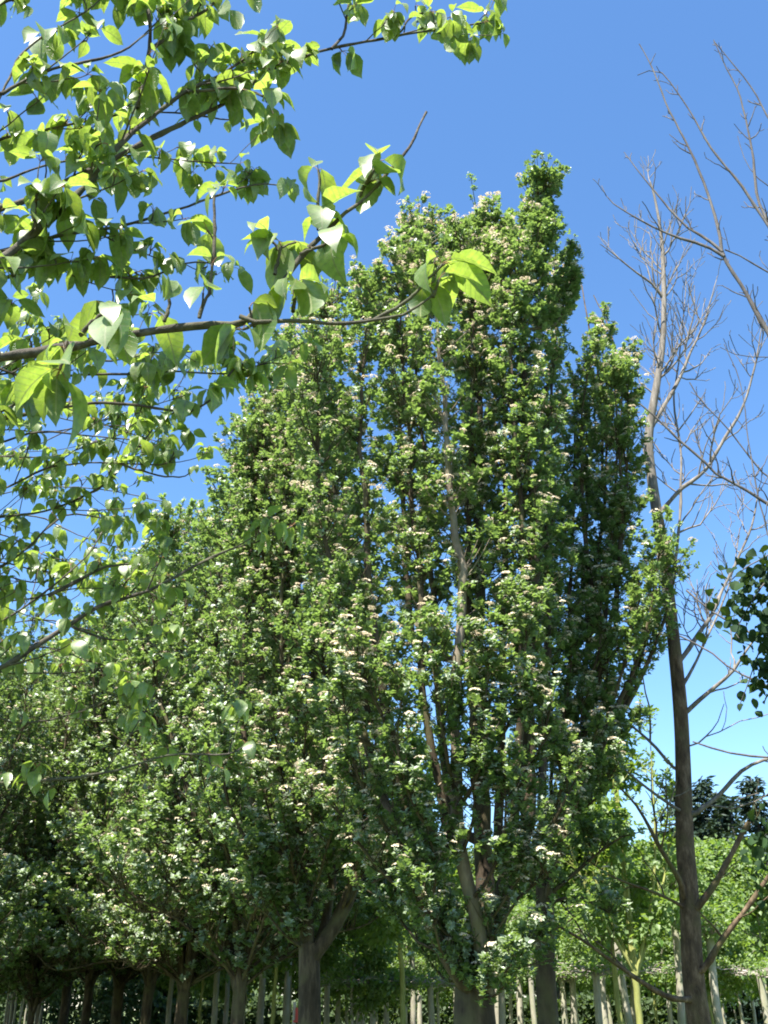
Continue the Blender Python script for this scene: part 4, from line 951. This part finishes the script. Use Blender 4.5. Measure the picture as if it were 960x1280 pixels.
yt1 = young_tree(401, 6.6, 2.6, 1.55, .15, 'x'); yt2 = young_tree(402, 6.0, 2.3, 1.7, .15, 'x')
yt3 = young_tree(403, 7.4, 3.0, 1.6, .16, 'x', bark='bark_green', rt=.085)
used = {}
for i, (k, x, Y, s, lab) in enumerate([
    (2, 502, 24, 1.0, 'tall yellow-green stem rising through the gap left of the tallest tree'),
    (2, 776, 22, .95, 'yellow-green stem forking under light leaves, nearer than the pale pair'),
    (0, 722, 33, 1.0, 'light green young crown behind the slender leaning tree'),
    (1, 792, 35, 1.05, 'light green young crown between slender tree and bare trunk'),
    (0, 836, 33, .95, 'bright young crown directly behind the bare brown trunk'),
    (1, 886, 28, .9, 'low sunny crown just right of the bare brown trunk'),
    (0, 925, 33, .95, 'sunny fresh crown below the dark conifers'),
    (1, 962, 30, .95, 'sunny young crown at the edge below the hanging dark leaves'),
    (1, 905, 42, 1.12, 'farther young crown showing above the sunny low one'),
    (0, 880, 37, 1.02, 'sunny crown between the bare trunk and the conifer skyline, second in depth'),
    (1, 942, 39, 1.1, 'light crown below the gap between the two tallest conifers'),
    (2, 818, 40, .95, 'tall light crown on a yellow stem just left of the bare trunk'),
    (1, 760, 42, 1.2, 'far light crown behind the yellow forked stem'),
    (0, 858, 44, .95, 'farther young crown half hidden by the bare brown trunk'),
    (2, 252, 33, .8, 'yellow-green stem left of the third dark trunk'),
    (2, 341, 27, .85, 'yellow-green stem left of the thick sunlit forked trunk'),
    (0, 360, 36, 1.0, 'light crown glowing behind the forked sunlit trunk'),
    (1, 432, 34, 1.0, 'light crown above the pale trunks right of the forked trunk'),
    (0, 470, 38, 1.0, 'light crown behind the flat twig roof'),
    (1, 548, 37, 1.0, 'light crown just left of the tallest tree foot, behind it'),
    (0, 640, 36, 1.0, 'light crown seen between the tallest tree and the slender one'),
    (1, 306, 38, .95, 'light crown seen through the third dark forked trunk'),
    (2, 887, 27, .62, 'short yellowish stem close behind the bare brown trunk'),
    (0, 232, 40, 1.0, 'light crown between dark trunks of the row, low down'),
    (1, 440, 27, .8, 'greyish young stem in shade beside the flat twig roof')]):
    put((yt1, yt2, yt3)[k], used, x, Y, i * 1.1, s, lab)

# thin leafy spire seen through the bare tree
sp = thing('slender_tree', 'thin sparse light-leaved tree seen against the sky behind the bare trunk', 'tree')
m, p, r = limb_mesh([(0, 0, 0), (0, 0, 3), (.05, 0, 6), (0, 0, 9.6)], .09, .01, 501, 10, 40); m.build('trunk', M['bark_green'], sp)
lm, cm = Mesh(), Mesh(); g = np.random.default_rng(6)
for off, hh in (((0, 0), 9.6), ((-.9, .3), 8.2), ((.8, -.2), 7.4), ((-1.5, -.4), 7.0), ((1.3, .5), 6.2)):
    pts = crom([(0, 0, 2.2), (off[0] * .7, off[1] * .7, 4.2), (off[0], off[1], hh)], 34)
    lm.tubes([pts], [np.linspace(.04, .006, 34)], 6)
    leafy_stem(lm, cm, None, pts, g, R=.42, per_m=20, t0=.2, L=.12, nl=6, pb=0, gap=.6, step=.2)
lm.build('limb', M['bark_green'], sp); cm.build('crown', M['fresh'], sp); sp.location = ground(800, 21.5)

# ------------------------------------------------------------------ woodland behind: broadleaved trees, conifers, hedge, pole-thin trees
def conifer(seed, H, R, label):
    g = np.random.default_rng(seed); t = thing('conifer', label, 'tree', 'dark conifers behind the nursery')
    m, p, r = limb_mesh([(0, 0, 0), (0, 0, H * .5), (0, 0, H)], .22, .01, seed, 10, 20); m.build('trunk', M['bark_dark'], t)
    cm, lm = Mesh(), Mesh()
    for z in np.arange(1.2, H - .2, .42):
        u = z / H; rr = R * (1 - u) ** .8 * g.uniform(.75, 1.1); nb = int(6 + 5 * (1 - u))
        for k in range(nb):
            a = g.uniform(0, 2 * pi); l = rr * g.uniform(.7, 1.15); zz = z + g.uniform(-.15, .15)
            s = np.linspace(0, 1, 7)[:, None]
            q = np.array([0, 0, zz]) + np.array([cos(a), sin(a), 0]) * l * s + np.array([0, 0, 1]) * (-.28 * l * s + .25 * l * s ** 2.2)
            lm.tubes([q], [np.linspace(.025, .006, 7)], 3)
            n = int(34 * l + 8); i = g.random(n) ** .7 * 5.99; ii = i.astype(int)
            c = q[ii] + (q[ii + 1] - q[ii]) * (i - ii)[:, None] + g.normal(0, .10, (n, 3))
            d = nrm(np.array([cos(a), sin(a), -.35]) + g.normal(0, .7, (n, 3)))
            cm.leaves(c, d, nrm(g.normal(0, .5, (n, 3)) + [0, 0, 1]), g.uniform(.18, .38, n), g.uniform(.09, .16, n), g, .3)
    lm.build('limb', M['bark_dark'], t); cm.build('crown', M['needle'], t); return t
c1, c2 = conifer(601, 12.5, 2.6, 'x'), conifer(602, 11.5, 3.0, 'x'); used = {}
for i, (k, x, Y, s, lab) in enumerate([
    (1, 876, 58, 1.1, 'rounded dark conifer immediately right of the bare trunk, on the skyline'),
    (0, 898, 64, 1.02, 'small pointed conifer in the dip of the skyline'),
    (0, 917, 56, 1.02, 'middle pointed conifer right of the bare trunk'),
    (1, 950, 54, .98, 'tallest dark conifer on the skyline under the hanging leaves'),
    (0, 935, 62, 1.05, 'conifer tucked between the middle one and the tallest one'),
    (1, 985, 50, 1.0, 'conifer at the picture edge, mostly out of view'),
    (0, 845, 70, .9, 'conifer top just left of the bare trunk, mostly hidden')]):
    put((c1, c2)[k], used, x, Y, i * .9, (s * 1.6, s * 1.6, s * 1.03), lab)

wt1 = young_tree(701, 10.0, 2.6, 3.4, .30, 'x', 'woodland trees along the back of the nursery', 'bark_dark', 'far', 46, 230, .2, 'woodland_tree', .8)
wt2 = young_tree(702, 9.0, 2.0, 3.8, .30, 'x', 'woodland trees along the back of the nursery', 'bark_dark', 'far', 46, 230, .2, 'woodland_tree', .8); used = {}
for i, (x, Y, s, lab) in enumerate([
    (700, 58, .9, 'woodland tree behind the slender leaning tree'), (752, 64, .85, 'woodland tree behind the pale close pair'),
    (800, 60, .85, 'woodland tree low behind the yellow stem and leaning pair'), (840, 66, .8, 'woodland tree behind the bare trunk'),
    (905, 72, .75, 'woodland tree under the conifer skyline'), (960, 62, .72, 'woodland tree at the edge under the tallest conifer'),
    (640, 62, 1.0, 'woodland tree right of the tallest tree foot, far back'), (585, 58, 1.0, 'woodland tree hidden behind the foot of the tallest tree'),
    (530, 60, 1.0, 'woodland tree far behind the flat twig roof'), (478, 64, 1.05, 'woodland tree far behind the yellow-green stem'),
    (425, 58, 1.0, 'woodland tree far behind the forked sunlit trunk'), (372, 62, 1.0, 'woodland tree behind the leaning pale trunk'),
    (318, 66, 1.0, 'woodland tree behind the third dark forked trunk'), (262, 62, 1.0, 'woodland tree behind the fourth trunk of the row'),
    (205, 64, 1.0, 'woodland tree behind the fifth trunk of the row'), (140, 66, 1.05, 'woodland tree behind the sixth and seventh trunks'),
    (75, 70, 1.05, 'woodland tree behind the thin pale poles'), (10, 68, 1.05, 'woodland tree behind the low dark tree at the edge')]):
    put((wt1, wt2)[i % 2], used, x, Y, i * 1.7, s, lab)

def hedge(x0, x1, Y, H, label, seed):
    """clipped hedge: a skin of leaves over a body of stems"""
    g = np.random.default_rng(seed); a = ground(x0, Y); b = ground(x1, Y); W = b[0] - a[0]
    t = thing('hedge', label, 'hedge', 'dark hedges behind the pale trunks', tuple((a + b) / 2))
    cm, lm = Mesh(), Mesh(); n = int(W * 900)
    x = g.uniform(-W / 2, W / 2, n); hz = H * (1 + .06 * np.sin(x * 1.3) + .05 * np.sin(x * 3.7 + 1))
    f = g.random(n); z = np.where(f < .3, hz + g.normal(0, .08, n), hz * g.random(n)); y = np.where(f < .3, g.uniform(-.6, .6, n), -.6 + g.normal(0, .1, n))
    y = np.where(f > .85, .6, y)
    cm.leaves(np.stack([x, y, z], 1), nrm(g.normal(size=(n, 3)) + [0, -.5, .3]), nrm(g.normal(0, .5, (n, 3)) + [0, -.6, .7]), g.uniform(.2, .34, n), g.uniform(.14, .22, n), g)
    k = int(W * 2); xx = np.linspace(-W / 2, W / 2, k)
    lm.tubes(np.stack([np.stack([xx, 0 * xx, 0 * xx], 1), np.stack([xx + .1, 0 * xx + .05, 0 * xx + H * .5], 1), np.stack([xx, 0 * xx, 0 * xx + H * .95], 1)], 1), np.full((k, 3), .05), 5)
    lm.build('stem', M['bark_dark'], t); cm.build('foliage', M['hedge'], t); return t
hedge(395, 600, 48, 2.0, 'dark clipped hedge behind the flat twig roof', 1)
hedge(600, 850, 48, 1.9, 'dark hedge behind the pale trunks between tallest tree and bare trunk', 2)
hedge(190, 380, 48, 1.8, 'dark hedge low behind the shaded row of trunks', 3)
hedge(-320, 185, 62, 3.0, 'dark hedge behind the cluster of thin pale poles', 4)

# thin pole trees standing close together
pg = np.random.default_rng(9)
def pole_tree(seed):
    t = thing('pole_tree', 'x', 'tree', 'thin pole trees far back'); g = np.random.default_rng(seed)
    m, p, r = limb_mesh([(0, 0, 0), (.03, 0, 1.5), (-.03, 0, 3), (0, 0, 5)], .06, .01, seed, 7, 16); m.build('trunk', M['bark_post'], t)
    cm = Mesh()
    for z in np.linspace(2.3, 5, 12): blob_leaves(cm, np.array([g.normal(0, .3), g.normal(0, .3), z]), .45, 34, .2, g)
    cm.build('crown', M['far'], t); return t
pt = pole_tree(5); used = {}
for x, Y in ((8, 40), (13, 44), (18, 41), (25, 46), (29, 42), (34, 48), (40, 44), (45, 50), (53, 46)):
    put(pt, used, x, Y, x, .95 + .01 * (Y % 7), 'thin pale pole in the close cluster at the foot of the dark trees')
for x, Y in ((858, 48), (866, 52), (903, 50), (910, 54), (918, 49), (924, 56), (941, 58), (948, 55)):
    put(pt, used, x, Y, x, .9 + .015 * (Y % 7), 'thin pole trunk standing far back over the sunny grass strip')

# small red panel on a pale post
mp = thing('marker_post', 'small red panel on a short pale post beside the forked sunlit trunk', 'marker post', None, tuple(ground(368, 24)))
m = Mesh(); m.trunk(crom([(0, 0, 0), (0, 0, .8), (0, 0, 1.75)], 8), np.full(8, .035), 10, .02, 1); m.build('post', M['post'], mp)
m = Mesh(); m.box((.09, -.045, 1.52), (.12, .03, .24)); m.box((.09, -.045, 1.38), (.20, .026, .05)); m.build('panel', M['red'], mp, False)
